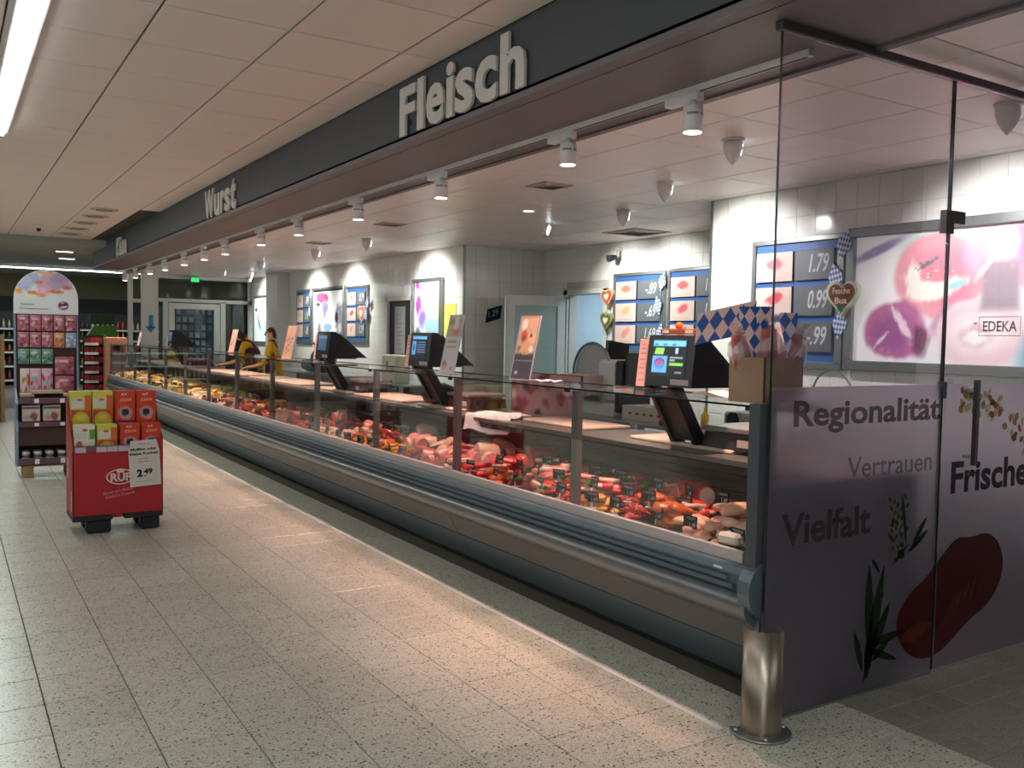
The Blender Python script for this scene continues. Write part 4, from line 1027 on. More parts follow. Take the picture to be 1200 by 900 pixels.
# brown box with wrapped sausages and pennants
bx = thing('wooden_box', 'square brown wooden box on the glass top holding wrapped sausages', 'box', (3.0, 2.70, 1.3355))
m_wood = mat('box_wood', '9a7a62', .5, var=.15, vscale=7)
MB().box(0, .235, 0, .012, 0, .2).build('side_board', m_wood, bx); MB().box(0, .235, .20, .212, 0, .2).build('side_board', m_wood, bx)
MB().box(0, .012, .012, .20, 0, .2).build('end_board', m_wood, bx); MB().box(.223, .235, .012, .20, 0, .2).build('end_board', m_wood, bx)
MB().box(.012, .223, .012, .2, 0, .01).build('bottom', m_wood, bx)
MB().box(-.006, 0, -.002, .004, 0, .203).box(.235, .241, -.002, .004, 0, .203).build('corner_edge', mat('edge_darkbrown', '2c1c18', .5), bx)
def cello():
    m = bpy.data.materials.new('cellophane'); m.use_nodes = True; nt = m.node_tree
    for n in list(nt.nodes):
        if n.type != 'OUTPUT_MATERIAL': nt.nodes.remove(n)
    o = nt.nodes[0]; t_ = nt.nodes.new('ShaderNodeBsdfTransparent'); g = nt.nodes.new('ShaderNodeBsdfGlossy'); g.inputs['Roughness'].default_value = .12
    d = nt.nodes.new('ShaderNodeBsdfDiffuse'); d.inputs[0].default_value = (.75, .55, .6, 1)
    a = nt.nodes.new('ShaderNodeMixShader'); a.inputs[0].default_value = .4; b = nt.nodes.new('ShaderNodeMixShader'); b.inputs[0].default_value = .45
    nt.links.new(g.outputs[0], a.inputs[1]); nt.links.new(d.outputs[0], a.inputs[2]); nt.links.new(t_.outputs[0], b.inputs[1]); nt.links.new(a.outputs[0], b.inputs[2]); nt.links.new(b.outputs[0], o.inputs[0])
    return m
m_cello = cello(); m_sm = fmat('smoked', '6e2e2c', .35, 25, .3); m_smp = fmat('smoked_pink', 'b4605c', .3, 30, .3)
for k, (dx, dy, lx, ly, h) in enumerate(((.06, .15, -.02, .05, .30), (.12, .10, 0, -.01, .33), (.18, .06, .07, -.03, .29), (.19, .14, .16, -.03, .24))):
    t = thing('wrapped_sausage', ['wrapped sausage bunch leaning left out of the brown box', 'tall upright wrapped sausage bunch in the brown box', 'wrapped sausage bunch leaning right behind the glass edge', 'low wrapped sausage bunch spreading far right from the box'][k], 'sausage', (3.0+dx, 2.70+dy, 1.35), group='wrapped sausages in the brown box')
    for q in range(3):
        o_ = (q-1)*.02; MB().tube([(o_, o_, 0), (lx*.5+o_*1.4, ly*.5, h*.5), (lx+o_*2, ly+o_, h*.95)], [.016, .027, .02], 8).build('sausage', m_sm if q % 2 else m_smp, t)
    pts, rad = [], []
    for q in range(8):
        u = q/7; pts.append((lx*u, ly*u, h*1.12*u+.01)); rad.append([.018, .026, .034, .052, .068, .055, .02, .045][q])
    mb = MB().tube(pts, rad, 14, cap=False); r_ = random.Random(k)
    mb.v = [(a+r_.uniform(-.005, .005), b+r_.uniform(-.005, .005), c_+r_.uniform(-.004, .004)) for a, b, c_ in mb.v]; mb.sm = [False]*len(mb.sm)
    mb.build('cellophane', m_cello, t)
    MB().tube([(lx*.86, ly*.86, h*.98-.008), (lx*.87, ly*.87, h*.98+.008)], .021, 10).build('tie', mat('tie_red', 'b02a34', .4), t)
def lozenge(nx, ny, w_, h_, n, bg='e6b9ae', fg='1d4f9e', ratio=1.55):
    cv = Canvas(nx, ny, w_, h_, bg); a = w_/n; q = np.mod(np.floor(cv.u/a+cv.v/(a*ratio))+np.floor(cv.u/a-cv.v/(a*ratio)), 2)
    i, j = np.floor(cv.u/a+cv.v/(a*ratio)), np.floor(cv.u/a-cv.v/(a*ratio)); m = (np.mod(i+j, 2) == 0)
    return cv.mix(m.astype(float), fg)
def pennant(label, fr, w_, h_, n, shape='rect', bg='e2bdb4', stick=None):
    t = thing('pennant', label, 'flag', fr[0], group='blue and white lozenge pennants')
    cv = lozenge(150, 100, w_, h_, n, bg); mk = None
    if shape == 'tri': mk = np.abs(cv.u-w_/2) < w_/2*np.minimum(1, cv.v/h_*1.25)
    cv.build('cloth', (Vector((0, 0, 0)), *[Vector(q) for q in fr[1:]]), 0, t, .6, curve=lambda u, v: .006*np.sin(u*30), mask=mk)
    if stick: MB().tube([Vector(stick[0]), Vector(stick[1])], .003, 6).build('stick', m_white, t)
    return t
_n = Vector((-.87, -.5, 0)).normalized()
pennant('large lozenge pennant leaning left behind the nearest scale', ((3.02, 3.16, 1.585), Vector((.55, -.80, .23)).normalized(), Vector((.1, -.02, 1)).normalized(), _n), .28, .15, 4.5, stick=((.14, -.2, .11), (.16, -.3, -.2)))
pennant('pointed lozenge pennant hanging over the brown box at the glass edge', ((2.985, 2.85, 1.53), Vector((.85, -.5, .02)).normalized(), Vector((0, 0, 1)), Vector((-.5, -.86, 0)).normalized()), .155, .23, 3.2, 'tri', stick=((.07, -.05, .2), (.08, -.0, -.12)))
pennant('small lozenge pennant seen through the glass screen beside the box', ((3.10, 2.72, 1.545), Vector((.85, -.5, 0)).normalized(), Vector((0, 0, 1)), Vector((-.5, -.86, 0)).normalized()), .08, .19, 1.6, 'tri', 'd5cede', stick=((.04, -.02, .15), (.05, 0, -.1)))

# ------------------------------------------------------------------ pictures and price boards on the walls
def framed(name, x, y_l, y_r, z0, z1, cv, label, fw=.06, emit=.12, extra=None, cat='picture'):
    t = thing(name, label, cat, (x, y_l, z0)); W = y_l-y_r; H = z1-z0
    mb = MB(); d = .07
    for a in ((0, W, 0, fw), (0, W, H-fw, H), (0, fw, fw, H-fw), (W-fw, W, fw, H-fw)):
        mb.bbox(-d, 0, -a[1], -a[0], a[2], a[3], .006)
    mb.build('frame', m_alu, t)
    MB().box(-.03, 0, -W+fw, -fw, fw, H-fw).build('light_box', m_dark, t)
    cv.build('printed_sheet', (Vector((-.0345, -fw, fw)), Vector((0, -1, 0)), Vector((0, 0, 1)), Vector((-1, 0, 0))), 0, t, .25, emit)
    if extra: extra(t, W, H)
    return t
W_, H_ = 1.72, .97
cv = Canvas(190, 110, W_, H_, 'e6e4e8')
cv.ell(.1, .55, .5, .8, 'ffffff', soft=.6).ell(.20, .86, .35, .05, '9a93b5', rot=.35, soft=.5).ell(.62, .85, .3, .16, '9fd6cf', soft=.7).ell(1.3, .95, .6, .2, 'e9d9c2', soft=.6)
cv.ell(.70, .64, .38, .33, 'e8a0aa', wob=.04, soft=.12).ell(.72, .62, .33, .27, 'dd8a9c', wob=.05, soft=.4).ell(.68, .55, .26, .10, 'f4efdf', rot=.2, wob=.12, soft=.3).ell(.50, .62, .07, .15, 'efe9dd', wob=.2, soft=.4).ell(.62, .73, .10, .03, '5e6b7c', rot=.5, wob=.4, soft=.5).ell(.70, .66, .16, .08, 'd98495', soft=.3).ell(.85, .57, .12, .04, '9ccfd2', rot=.3, soft=.6)
cv.ell(1.34, .80, .48, .30, 'f0b0cc', wob=.08, soft=.25).ell(1.46, .84, .36, .2, 'e986b8', wob=.1, soft=.5).ell(1.18, .84, .13, .15, 'f6e4dc', wob=.1, soft=.6).ell(1.45, .87, .05, .05, 'fbf2fb', soft=.7)
cv.ell(.36, .24, .30, .24, 'bb6f9c', wob=.08, soft=.15).ell(.34, .22, .24, .18, '9d5a94', wob=.1, soft=.5).blotch(16, 1.0, 'e7c4d8', 3, .3).ell(.42, .30, .04, .16, 'efd6e4', rot=.6, wob=.3, soft=.4).ell(.25, .17, .10, .018, 'ecd3e2', rot=.8, wob=.3, soft=.5).ell(.58, .16, .08, .14, '6e2f55', wob=.2, soft=.5)
cv.ell(.80, .33, .22, .10, 'c287b0', rot=.7, soft=.4).ell(1.02, .22, .35, .26, 'eccfd6', wob=.05, soft=.12).ell(1.03, .22, .28, .18, 'f3e4e6', wob=.08, soft=.4).ell(1.0, .2, .14, .10, 'dbb9c8', wob=.15, soft=.5).ell(1.0, .19, .10, .06, 'f5eff0', wob=.15, soft=.4).ell(1.0, .29, .02, .01, '7a3a4a', soft=.6)
cv.rect(1.03, 1.30, .38, .72, 'a3949e', .05).ell(1.05, .68, .16, .03, 'd8c8cc', rot=.9, soft=.5).ell(1.42, .12, .14, .28, '74b6ca', rot=-.4, soft=.6).ell(1.55, .5, .2, .3, 'b0dbe2', soft=.6).ell(1.62, .85, .12, .12, '7fd0b0', soft=.5)
cv.blotch(30, .7, 'f3dfe6', 5, .12).blotch(45, .8, 'c98aa4', 6, .10).ell(.62, .60, .30, .27, 'efc0c4', wob=.1, soft=.02) if False else cv.blotch(30, .7, 'f3dfe6', 5, .12).blotch(45, .8, 'c98aa4', 6, .10)
for q in range(26): cv.ell(.52+.012*q+.03*math.sin(q), .68+.10*math.sin(q*.5)*.4+.02*math.cos(q*2.1), .012, .007, ('51606e', 'f4f2ee', '7d8f8a')[q % 3], soft=.5, seed=q)
def edeka(t, W, H):
    fr = ((-.036, -1.13, .31), (0, -1, 0), (0, 0, 1), (-1, 0, 0))
    text('EDEKA', 'lettering', fr, .235, .072, m_dark, .0008, .012, parent=t)
    mb = MB()
    for a in ((1.10, 1.39, .28, .283), (1.10, 1.39, .41, .413), (1.10, 1.103, .28, .41), (1.387, 1.39, .28, .41)): mb.box(-.0365, -.036, -a[1], -a[0], a[2], a[3])
    mb.build('logo_border', m_dark, t)
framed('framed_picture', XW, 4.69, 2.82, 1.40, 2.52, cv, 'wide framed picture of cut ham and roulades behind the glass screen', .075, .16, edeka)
cv = Canvas(60, 90, .86, .96, 'eef2f2')
cv.ell(.25, .85, .16, .12, 'd05a8c', wob=.2, soft=.3).ell(.36, .84, .08, .09, 'a8355f', wob=.2, soft=.4).ell(.14, .72, .06, .05, '4a5f58', wob=.3, soft=.4).ell(.34, .62, .10, .22, 'a48fc0', wob=.1, soft=.3).ell(.22, .38, .12, .3, 'd7dce0', wob=.15, soft=.3).ell(.17, .2, .05, .2, '8d8f96', rot=.3, soft=.4).ell(.52, .42, .2, .26, 'f8faf6', soft=.3).ell(.74, .42, .13, .42, '8c8698', wob=.12, soft=.2).ell(.66, .47, .05, .13, '2c3038', wob=.2, soft=.4).ell(.75, .28, .06, .10, 'c9c2c2', wob=.2, soft=.4).ell(.42, .28, .14, .10, '9cc3dc', wob=.2, soft=.6).ell(.3, .08, .1, .09, 'e9eff2', soft=.4).ell(.6, .06, .25, .07, 'd5e3ea', soft=.5)
W1, H1 = 1.62, 1.0
cv2 = Canvas(90, 60, W1, H1, 'eef2f2'); cv2.u, cv2.v = cv2.u*.86/W1, cv2.v*.96/H1
for a in ((.22, .85, .18, .12, 'd05a8c'), (.36, .84, .08, .09, 'b94a78'), (.14, .72, .07, .05, '4a5f58'), (.34, .6, .11, .22, 'a48fc0'), (.20, .38, .12, .3, 'd7dce0'), (.17, .2, .05, .2, '8d8f96'), (.50, .42, .18, .26, 'fbfdfa'), (.75, .40, .13, .42, '8c8698'), (.66, .47, .05, .13, '2c3038'), (.75, .28, .06, .10, 'c9c2c2'), (.42, .28, .14, .10, '9cc3dc'), (.3, .08, .1, .09, 'e9eff2'), (.6, .06, .25, .07, 'd5e3ea')): cv2.ell(*a, wob=.15, soft=.3, seed=int(a[0]*100))
cv2.u, cv2.v = np.meshgrid(np.linspace(0, W1, 90), np.linspace(0, H1, 60))
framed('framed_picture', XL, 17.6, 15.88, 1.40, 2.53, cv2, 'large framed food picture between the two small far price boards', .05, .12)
cv = Canvas(54, 64, .86, .97, 'f6f7f6')
cv.ell(.1, .93, .10, .08, 'c257b4', wob=.2, soft=.4).ell(.14, .62, .12, .20, 'b04fa8', wob=.15, soft=.3).ell(.28, .40, .18, .20, 'c9a6e0', wob=.1, soft=.2).ell(.28, .40, .12, .14, '8d7fc4', wob=.1, soft=.4).ell(.62, .24, .42, .26, '9cc6dc', wob=.2, soft=.4).ell(.12, .15, .14, .16, '5b7f95', wob=.2, soft=.4).ell(.36, .18, .04, .12, 'f4f7fa', soft=.4).ell(.6, .6, .25, .05, 'd9d9e4', rot=.3, soft=.6).ell(.78, .1, .08, .06, '3d6a80', soft=.5, wob=.3).ell(.5, .08, .06, .05, '4a7f92', soft=.5, wob=.3)
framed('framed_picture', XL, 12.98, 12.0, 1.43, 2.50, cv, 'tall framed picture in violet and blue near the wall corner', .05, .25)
cv = Canvas(40, 40, 1.2, 1.02, 'dfeef0')
cv.ell(.3, .9, .3, .3, 'ffffff', soft=.6).ell(.35, .45, .3, .05, '2f7f8c', rot=-1, soft=.4).ell(.5, .35, .3, .03, '58b4c0', rot=-.8, soft=.4).ell(.15, .75, .12, .06, '1e2f35', soft=.5).ell(.8, .3, .3, .3, 'c9e4ea', soft=.6)
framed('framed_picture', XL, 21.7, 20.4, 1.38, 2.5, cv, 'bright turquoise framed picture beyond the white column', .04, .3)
# price boards
m_card = mat('card_grey_dark', '5f666c', .5); m_cards = mat('card_board', 'e7dcd2', .5)
def price_board(x, y_l, y_r, z0, z1, prices, label, cols_, full=True):
    t = thing('price_board', label, 'price board', (x, y_l, z0), group='blue price boards on the walls'); W = y_l-y_r; H = z1-z0; fw = .045
    mb = MB()
    for a in ((0, W, 0, fw*1.4), (0, W, H-fw, H), (0, fw, fw, H-fw), (W-fw*1.5, W, fw, H-fw)): mb.bbox(-.05, 0, -a[1], -a[0], a[2], a[3], .005)
    mb.build('frame', m_alu, t)
    MB().box(-.03, 0, -W+fw, -fw, fw, H-fw).build('blue_panel', mat('board_blue', '2f5f9c', .5), t)
    ih = (H-fw*2.4-.10)/3; cw = (W-fw*2.5)*.46
    for r_ in range(3):
        z = H-fw-.05-ih*(r_+1)+.03
        cv = Canvas(30, 26, cw, ih-.05, 'd3bdb4'); col = cols_[r_]
        cv.ell(cw*.52, (ih-.05)*.6, cw*.28, (ih-.05)*.24, col, rot=.3*r_, wob=.15, soft=.35, seed=r_).rect(cw*.2, cw*.8, .02, .03, 'b9a7a6', .004)
        MB().box(-.052, -.03, -fw-.02-cw, -fw-.02, z, z+ih-.05).build('picture_card', mat('card_edge', '20242c', .5), t)
        cv.build('print', (Vector((-.053, -fw-.02, z)), Vector((0, -1, 0)), Vector((0, 0, 1)), Vector((-1, 0, 0))), 0, t, .35, .05)  # card print glows faintly by itself, though it is no lamp
        c_ = MB().bbox(-.055, -.03, -fw-.045-2*cw, -fw-.045-cw, z, z+ih-.05, .003).build('price_card', m_card, t)
        text(prices[r_], 'chalk_price', ((-.0555, -fw-.045-cw*(1.42 if len(prices[r_]) < 4 else 1.38), z+.06), (0, -1, 0), (0, 0, 1), (-1, 0, 0)), cw*.50, (ih-.05)*.62, m_chalk, .001, .012, .25, parent=c_)
    return t
price_board(XW, 5.70, 4.72, 1.39, 2.50, ['1.79', '0.99', '-.99'], 'blue price board behind the glass screen, topmost price one seventy-nine', ['df6d78', 'd5505e', 'd98a7c'])
price_board(XR, 9.66, 8.62, 1.42, 2.50, ['-.89', '-.69', '1.69'], 'blue price board in the recess right beside the doorway', ['dd7a66', 'c9a87c', 'd9907c'])
price_board(XR, 8.57, 7.53, 1.42, 2.51, ['1.19', '1.29', '1.39'], 'blue price board in the recess partly hidden by the wall corner', ['d2636b', 'd55f6c', 'b86a4a'])
price_board(XL, 18.58, 17.68, 1.40, 2.53, ['-.99', '1.19', '-.89'], 'small far blue price board left of the large picture', ['c98a7c', 'c9a87c', 'd9907c'])
price_board(XL, 15.78, 14.80, 1.44, 2.50, ['0.79', '-.99', '1.29'], 'small far blue price board right of the large picture', ['c98a7c', 'cf4c4c', 'd9907c'])
# lozenge ribbons with gingerbread hearts
def ribbon(x, y, zs, label, s_=.13):
    t = thing('lozenge_garland', label, 'decoration', (x, y, 0), group='blue and white lozenge garlands')
    for k, z in enumerate(zs):
        cv = lozenge(50, 60, s_*1.25, s_*2, 6, 'e8eef6', '2f68b4')
        mk = (np.abs(cv.u/(s_*1.25)-.5)+np.abs(cv.v/(s_*2)-.5)) < .5
        a = (-.3, .25, -.15)[k % 3]
        cv.build('paper_diamond', (Vector((-.075, s_*.62, z-s_)), Vector((0, -math.cos(a), math.sin(a))), Vector((0, math.sin(a), math.cos(a))), Vector((-1, 0, 0))), 0, t, .5, 0, mask=mk)
    MB().tube([(-.07, 0, zs[0]+.05), (-.07, 0, zs[-1]-.05)], .003, 5).build('cord', m_white, t)
ribbon(XW, 4.74, (2.43, 2.12, 1.78), 'blue and white paper garland beside the wide ham picture')
ribbon(XR, 8.68, (2.38, 2.04, 1.72), 'blue and white paper garland between the two recess price boards')
ribbon(XL, 17.66, (2.45, 2.05), 'far blue and white garland left of the large picture')
ribbon(XL, 14.78, (2.2, 1.95), 'far blue and white garland right of the large picture')
def heart(x, y, z, s_, label, words=None, col='7a3d2c', rim='d8e2c4', rot=0):
    t = thing('gingerbread_heart', label, 'decoration', (x, y, z), group='gingerbread hearts')
    pts = []
    for k in range(36):
        a = 2*PI*k/36; pts.append((s_*.5*(16*math.sin(a)**3)/16, s_*.5*(13*math.cos(a)-5*math.cos(2*a)-2*math.cos(3*a)-math.cos(4*a))/15))
    c_, q = math.cos(rot), math.sin(rot)
    fr = ((-.06, 0, 0), (0, -1, 0), (0, 0, 1), (-1, 0, 0)); R_ = lambda P, k: [((u*c_-v*q)*k, (u*q+v*c_)*k) for u, v in P]
    MB().prism(R_(pts, 1), ((-.02, 0, 0), *fr[1:]), .045).build('sugar_rim', mat('heart_rim'+rim, rim, .5), t)
    MB().prism(R_(pts, .82), ((-.062, 0, 0), *fr[1:]), .008).build('gingerbread', mat('heart'+col, col, .6, var=.15), t)
    if words:
        for k, wd in enumerate(words): text(wd, 'icing_lettering', ((-.0705, s_*(.27-.08*k), s_*(.06-.26*k)), (0, -1, 0), (0, 0, 1), (-1, 0, 0)), s_*(.54-.16*k), s_*.17, m_card if False else m_cream, .003, .01, parent=t)
        MB().prism([(-.06*s_, -.40*s_), (.06*s_, -.40*s_), (.12*s_, -.27*s_), (0, -.22*s_), (-.12*s_, -.27*s_)], ((-.0705, 0, 0), *fr[1:]), .003).build('icing_leaf', m_herb, t)
    else:
        MB().prism(R_([(u*.4, v*.4) for u, v in pts], 1), ((-.0705, 0, 0), *fr[1:]), .003).build('icing', m_cream, t)
heart(XW-.05, 4.68, 1.985, .30, 'gingerbread heart with white icing words beside the wide ham picture', ('Fesche', 'Bua'))
heart(XR-.03, 9.74, 2.19, .26, 'upper reddish gingerbread heart at the recess price board', None, 'b5563c', 'e0b8a0', .1)
heart(XR-.03, 9.75, 1.87, .26, 'lower green gingerbread heart at the recess price board', None, '5a6a3c', '9aa06a', -.1)
heart(XL, 15.02, 2.0, .34, 'far pinkish gingerbread heart beside the far price board', None, 'c9684a', 'e9c0a8')
# black plate with marks on the side wall, notice sheets
t = thing('wall_plate', 'small dark tilted plate with white numerals on the grey side wall', 'sign', (6.84, 11.385, 1.95))
MB().prism([(-.13, -.13), (.12, -.06), (.15, .14), (-.10, .07)], ((0, 0, 0), (1, 0, 0), (0, 0, 1), (0, -1, 0)), .012).build('plate', mat('plate_navy', '1c2438', .4), t)
text('1.29', 'chalk_price', ((-.08, -.0125, -.05), (.97, 0, .25), (-.1, 0, 1), (0, -1, 0)), .17, .09, m_chalk, .001, parent=t)
tag(MB().box(XL-.012, XL-.008, 11.60, 11.96, 1.62, 2.10).build('yellow_notice', mat('paper_yellow', 'd6dc62', .6, var=.08, vscale=9)), 'yellow paper notice on the white wall at the corner', 'notice')
# dark door with paper
d2 = struct(MB().bbox(XL+.02, XL+.07, 13.09, 13.99, .01, 2.17, .006).build('door_2', mat('door_dark', '23262a', .35)))
MB().bbox(XL-.03, XL+.02, 13.02, 13.09, 0, 2.25, .004).bbox(XL-.03, XL+.02, 13.99, 14.06, 0, 2.25, .004).bbox(XL-.03, XL+.02, 13.02, 14.06, 2.18, 2.25, .004).build('door_frame', m_white, d2)
cv = Canvas(20, 40, .4, .78, 'b9bcbc')
for k in range(9): cv.rect(.05, .34-(k % 3)*.05, .08+.07*k, .09+.07*k, '85888a')
tag(cv.build('notice_sheet', (Vector((XL+.019, 13.78, 1.31)), Vector((0, -1, 0)), Vector((0, 0, 1)), Vector((-1, 0, 0))), .002), 'tall grey-white notice sheet on the dark door', 'notice')
# white door leaf standing open in the recess
d3 = thing('open_door', 'white framed glass door standing open in the recess', 'door', (XR-.05, 10.80, 0), rotz=0)
DV = Vector((-.70, .10, 0)).normalized(); LW = .95
def leaf(u0, u1, z0, z1, m, name, th=.045, off=0):
    P = [Vector((0, 0, z0))+DV*u0, Vector((0, 0, z0))+DV*u1]; nrm = Vector((-DV.y, DV.x, 0))
    mb = MB(); pts = []
    for z in (z0, z1):
        for u, s_ in ((u0, 0), (u1, 0), (u1, 1), (u0, 1)):
            p = DV*u+nrm*(off+s_*th); pts.append((p.x, p.y, z))
    mb.add(pts, [(0, 3, 2, 1), (4, 5, 6, 7), (0, 1, 5, 4), (1, 2, 6, 5), (2, 3, 7, 6), (3, 0, 4, 7)]); return mb.build(name, m, d3)
m_dw = mat('door_white', 'd3d8d2', .4)
leaf(0, .12, .02, 2.22, m_dw, 'stile'); leaf(LW-.14, LW, .02, 2.22, m_dw, 'stile'); leaf(.12, LW-.14, 2.08, 2.22, m_dw, 'top_rail'); leaf(.12, LW-.14, .02, .2, m_dw, 'bottom_rail')
leaf(.12, LW-.14, .2, 2.08, mat('milk_glass', 'a9bcb8', .2), 'panel', .01, .02)
p_ = DV*(LW-.07); MB().tube([(p_.x, p_.y-.0, 1.05), (p_.x+.0, p_.y-.06, 1.05), (p_.x+.1, p_.y-.07, 1.05)], .01, 8).build('door_handle', m_steel, d3)
fr_ = struct(MB().bbox(XR-.03, XR+.02, 10.75, 10.85, 0, 2.32, .004).bbox(XR-.03, XR+.02, 9.82, 9.90, 0, 2.32, .004).bbox(XR-.03, XR+.02, 9.82, 10.85, 2.25, 2.32, .004).build('door_3', m_dw))
o = Canvas(24, 24, .5, .55, '9fb2c0'); rr = random.Random(3)
for k in range(14): a, b = rr.uniform(.02, .4), rr.uniform(.02, .45); o.rect(a, a+.08, b, b+.07, rr.choice(('3b5c86', 'dfe6ea', '5b7ba0', '26405f')))
tag(o.build('pinned_notes', (Vector((9.58, 9.75, 1.35)), Vector((0, -1, 0)), Vector((0, 0, 1)), Vector((-1, 0, 0))), .01), 'cluster of small blue and white notes on the wall beyond the doorway', 'notice')
t = thing('camera_dome', 'small dark device hanging on the recess wall near the ceiling', 'sensor', (XR-.12, 9.55, 2.72))
MB().box(.0, .12, -.02, .02, .08, .12).box(0, .03, -.015, .015, 0, .1).build('bracket', m_whitem, t); MB().tube([(.02, 0, .0), (-.1, .02, -.03)], [.03, .05], 10).build('body', m_dark, t)

# ------------------------------------------------------------------ back tables with machines
def table(x0, x1, y0, y1, z, label):
    t = thing('steel_table', label, 'table', (x0, y0, 0)); a, b = x1-x0, y1-y0
    MB().bbox(0, a, 0, b, z-.03, z, .004).build('tabletop', m_steel, t); MB().box(.03, a-.03, .03, b-.03, .3, .32).build('shelf', m_steel, t)
    for i in (0, 1):
        for j in (0, 1): MB().box(i*(a-.05), i*(a-.05)+.05, j*(b-.05), j*(b-.05)+.05, 0, z-.03).build('leg', m_steel, t)
    return t
table(5.25, 6.0, 3.2, 6.2, .86, 'steel back table along the near white wall')
table(5.25, 6.0, 6.3, 8.2, .86, 'steel back table before the recess carrying the slicer')
table(5.5, 6.3, 11.7, 12.95, .9, 'steel back table below the tall violet picture')
table(5.5, 6.3, 14.5, 18.4, .9, 'steel back table below the large wall picture')
# slicer
t = thing('meat_slicer', 'large white meat slicer with round blade guard on the back table', 'slicer', (5.55, 7.0, .86))
mw = mat('slicer_white', 'd3d5d0', .35)
MB().bbox(-.2, .28, -.32, .40, 0, .14, .02).build('body', mw, t)
MB().bbox(-.17, .25, -.36, -.30, .05, .55, .02).bbox(-.1, .2, -.40, -.36, .3, .62, .015).build('carriage_handle', m_dark, t)
pl = [(.30*math.cos(a), .30*math.sin(a)) for a in [PI*2*k/28 for k in range(28)]]
MB().prism(pl, ((-.10, .10, .40), (0, -1, 0), (0, 0, 1), (-1, 0, 0)), .015).build('blade', mat('blade_grey', 'aab0b2', .35, metal=.2), t)
pts = [(-.13, .10-.31*math.cos(a), .40+.31*math.sin(a)) for a in [-.3+ (PI+.6)*k/18 for k in range(19)]]
MB().tube(pts, .014, 8).build('blade_guard', m_alu, t)
MB().bbox(-.16, .2, -.32, -.02, .14, .55, .03).build('motor_housing', mw, t)
MB().bbox(-.35, -.13, -.12, .34, .2, .40, .01).build('tray', mat('slicer_tray', 'c9a6a0', .35), t)
MB().lathe([(0, 0), (.02, 0), (.025, .03), (.015, .05), (0, .05)], -.16, .08, 10).build('knob', m_black, t)
t = thing('dark_scale', 'dark monitor standing behind the slicer', 'monitor', (6.6, 8.25, .0))
MB().box(-.2, .2, -.2, .2, 0, .86).build('pedestal', m_steel, t); MB().prism([(-.16, 1.3), (.14, 1.28), (.16, 1.56), (-.14, 1.6)], ((0, -.1, 0), (1, 0, 0), (0, 0, 1), (0, 1, 0)), .06).box(-.02, .02, -.08, -.04, .86, 1.32).build('screen', m_black, t)
# crates, bottles, small machines
t = thing('white_crate', 'low white plastic crate with clear bags on the steel back table', 'crate', (5.42, 5.98, .862))
MB().box(0, .3, 0, .02, 0, .13).box(0, .3, .62, .64, 0, .13).box(0, .02, .02, .62, 0, .13).box(.28, .3, .02, .62, 0, .13).box(.02, .28, .02, .62, 0, .01).build('body', mat('crate_white', 'cfc4b8', .5), t)
for k in range(5): MB().box(-.003, 0, .1+.1*k, .14+.1*k, .05, .07).build('slot', mat('slot_brown', '6a4a40', .6), t)
for k in range(3): tag(link('plastic_bag', blob('plastic_bag', mat('bag_clear', 'cfc8cc', .15, alpha=.7), (.2, .18, .12), .25, 70+k), None, (5.57, 6.11+.18*k, .90)), 'crumpled clear plastic bag in the white crate, %s' % ['near', 'middle', 'far'][k], 'bag')
for k, (y, c_, lb) in enumerate(((5.55, 'd9b02c', 'right'), (5.72, 'd9b02c', 'left'))):
    t = thing('mustard_bottle', 'yellow squeeze bottle on the back table behind the nearest scale, %s one' % lb, 'bottle', (5.45, y, .86), group='yellow squeeze bottles')
    MB().lathe([(0, 0), (.035, 0), (.035, .12), (.012, .15)], n=14).build('body', mat('mustard', c_, .4), t); MB().lathe([(.013, .15), (.013, .165), (.004, .20), (0, .2)], n=10).build('nozzle', mat('mustard', c_, .4), t)
t = thing('red_sauce_bottle', 'dark red packet standing left of the yellow bottles', 'packet', (5.32, 5.88, .86))
MB().bbox(-.04, .04, -.07, .07, 0, .2, .01).build('body', mat('sauce_red', '8c3226', .3), t); MB().box(-.041, -.04, -.05, .05, .05, .12).build('print', m_cream, t)
t = thing('label_machine', 'low grey machine with round roll opening behind the nearest scale', 'machine', (5.35, 4.95, .86))
MB().bbox(0, .4, -.3, .3, 0, .18, .02).build('body', mat('machine_grey', 'a4a29a', .35), t); MB().tube([(-.02, .18, .12), (.05, .18, .12)], .06, 16).build('roll_opening', m_black, t); MB().box(-.003, 0, -.2, -.05, .05, .09).build('buttons', m_dark, t)
t = thing('coffee_slicer', 'small white slicer behind the nearest scale beside the brown box', 'slicer', (5.5, 4.35, .86))
MB().bbox(0, .3, -.22, .22, 0, .10, .02).build('body', mw, t); pts = [(.05, -.17*math.cos(a), .38+.17*math.sin(a)) for a in [PI*k/14 for k in range(15)]]
MB().tube(pts, .009, 8).build('blade_guard', m_steel, t); MB().bbox(.04, .1, -.17, .17, .1, .38, .01).build('plate', mw, t); MB().bbox(-.02, .0, -.05, .02, .28, .31, .004).build('lever', m_black, t)
t = thing('bread_box', 'beige dispenser box on the table below the tall violet picture', 'box', (5.75, 12.4, .9))
MB().bbox(-.12, .12, -.25, .25, 0, .42, .015).build('body', mat('dispenser', 'c9c8b4', .45), t); MB().box(-.123, -.12, .02, .06, .15, .32).build('slot', m_dark, t)
t = thing('covered_machine', 'dark covered slicing machine below the large wall picture', 'machine', (5.8, 15.6, .9))
MB().add((IV3*np.array([.2, .42, .24])+np.array([0, 0, .245])).tolist(), IF3, True).build('cover', mat('cover_dark', '2e302e', .6), t); MB().add((IV*np.array([.16, .45, .12])+np.array([0, .6, .125])).tolist(), IF, True).build('grey_cover', mat('cover_grey', '7f8480', .6), t)
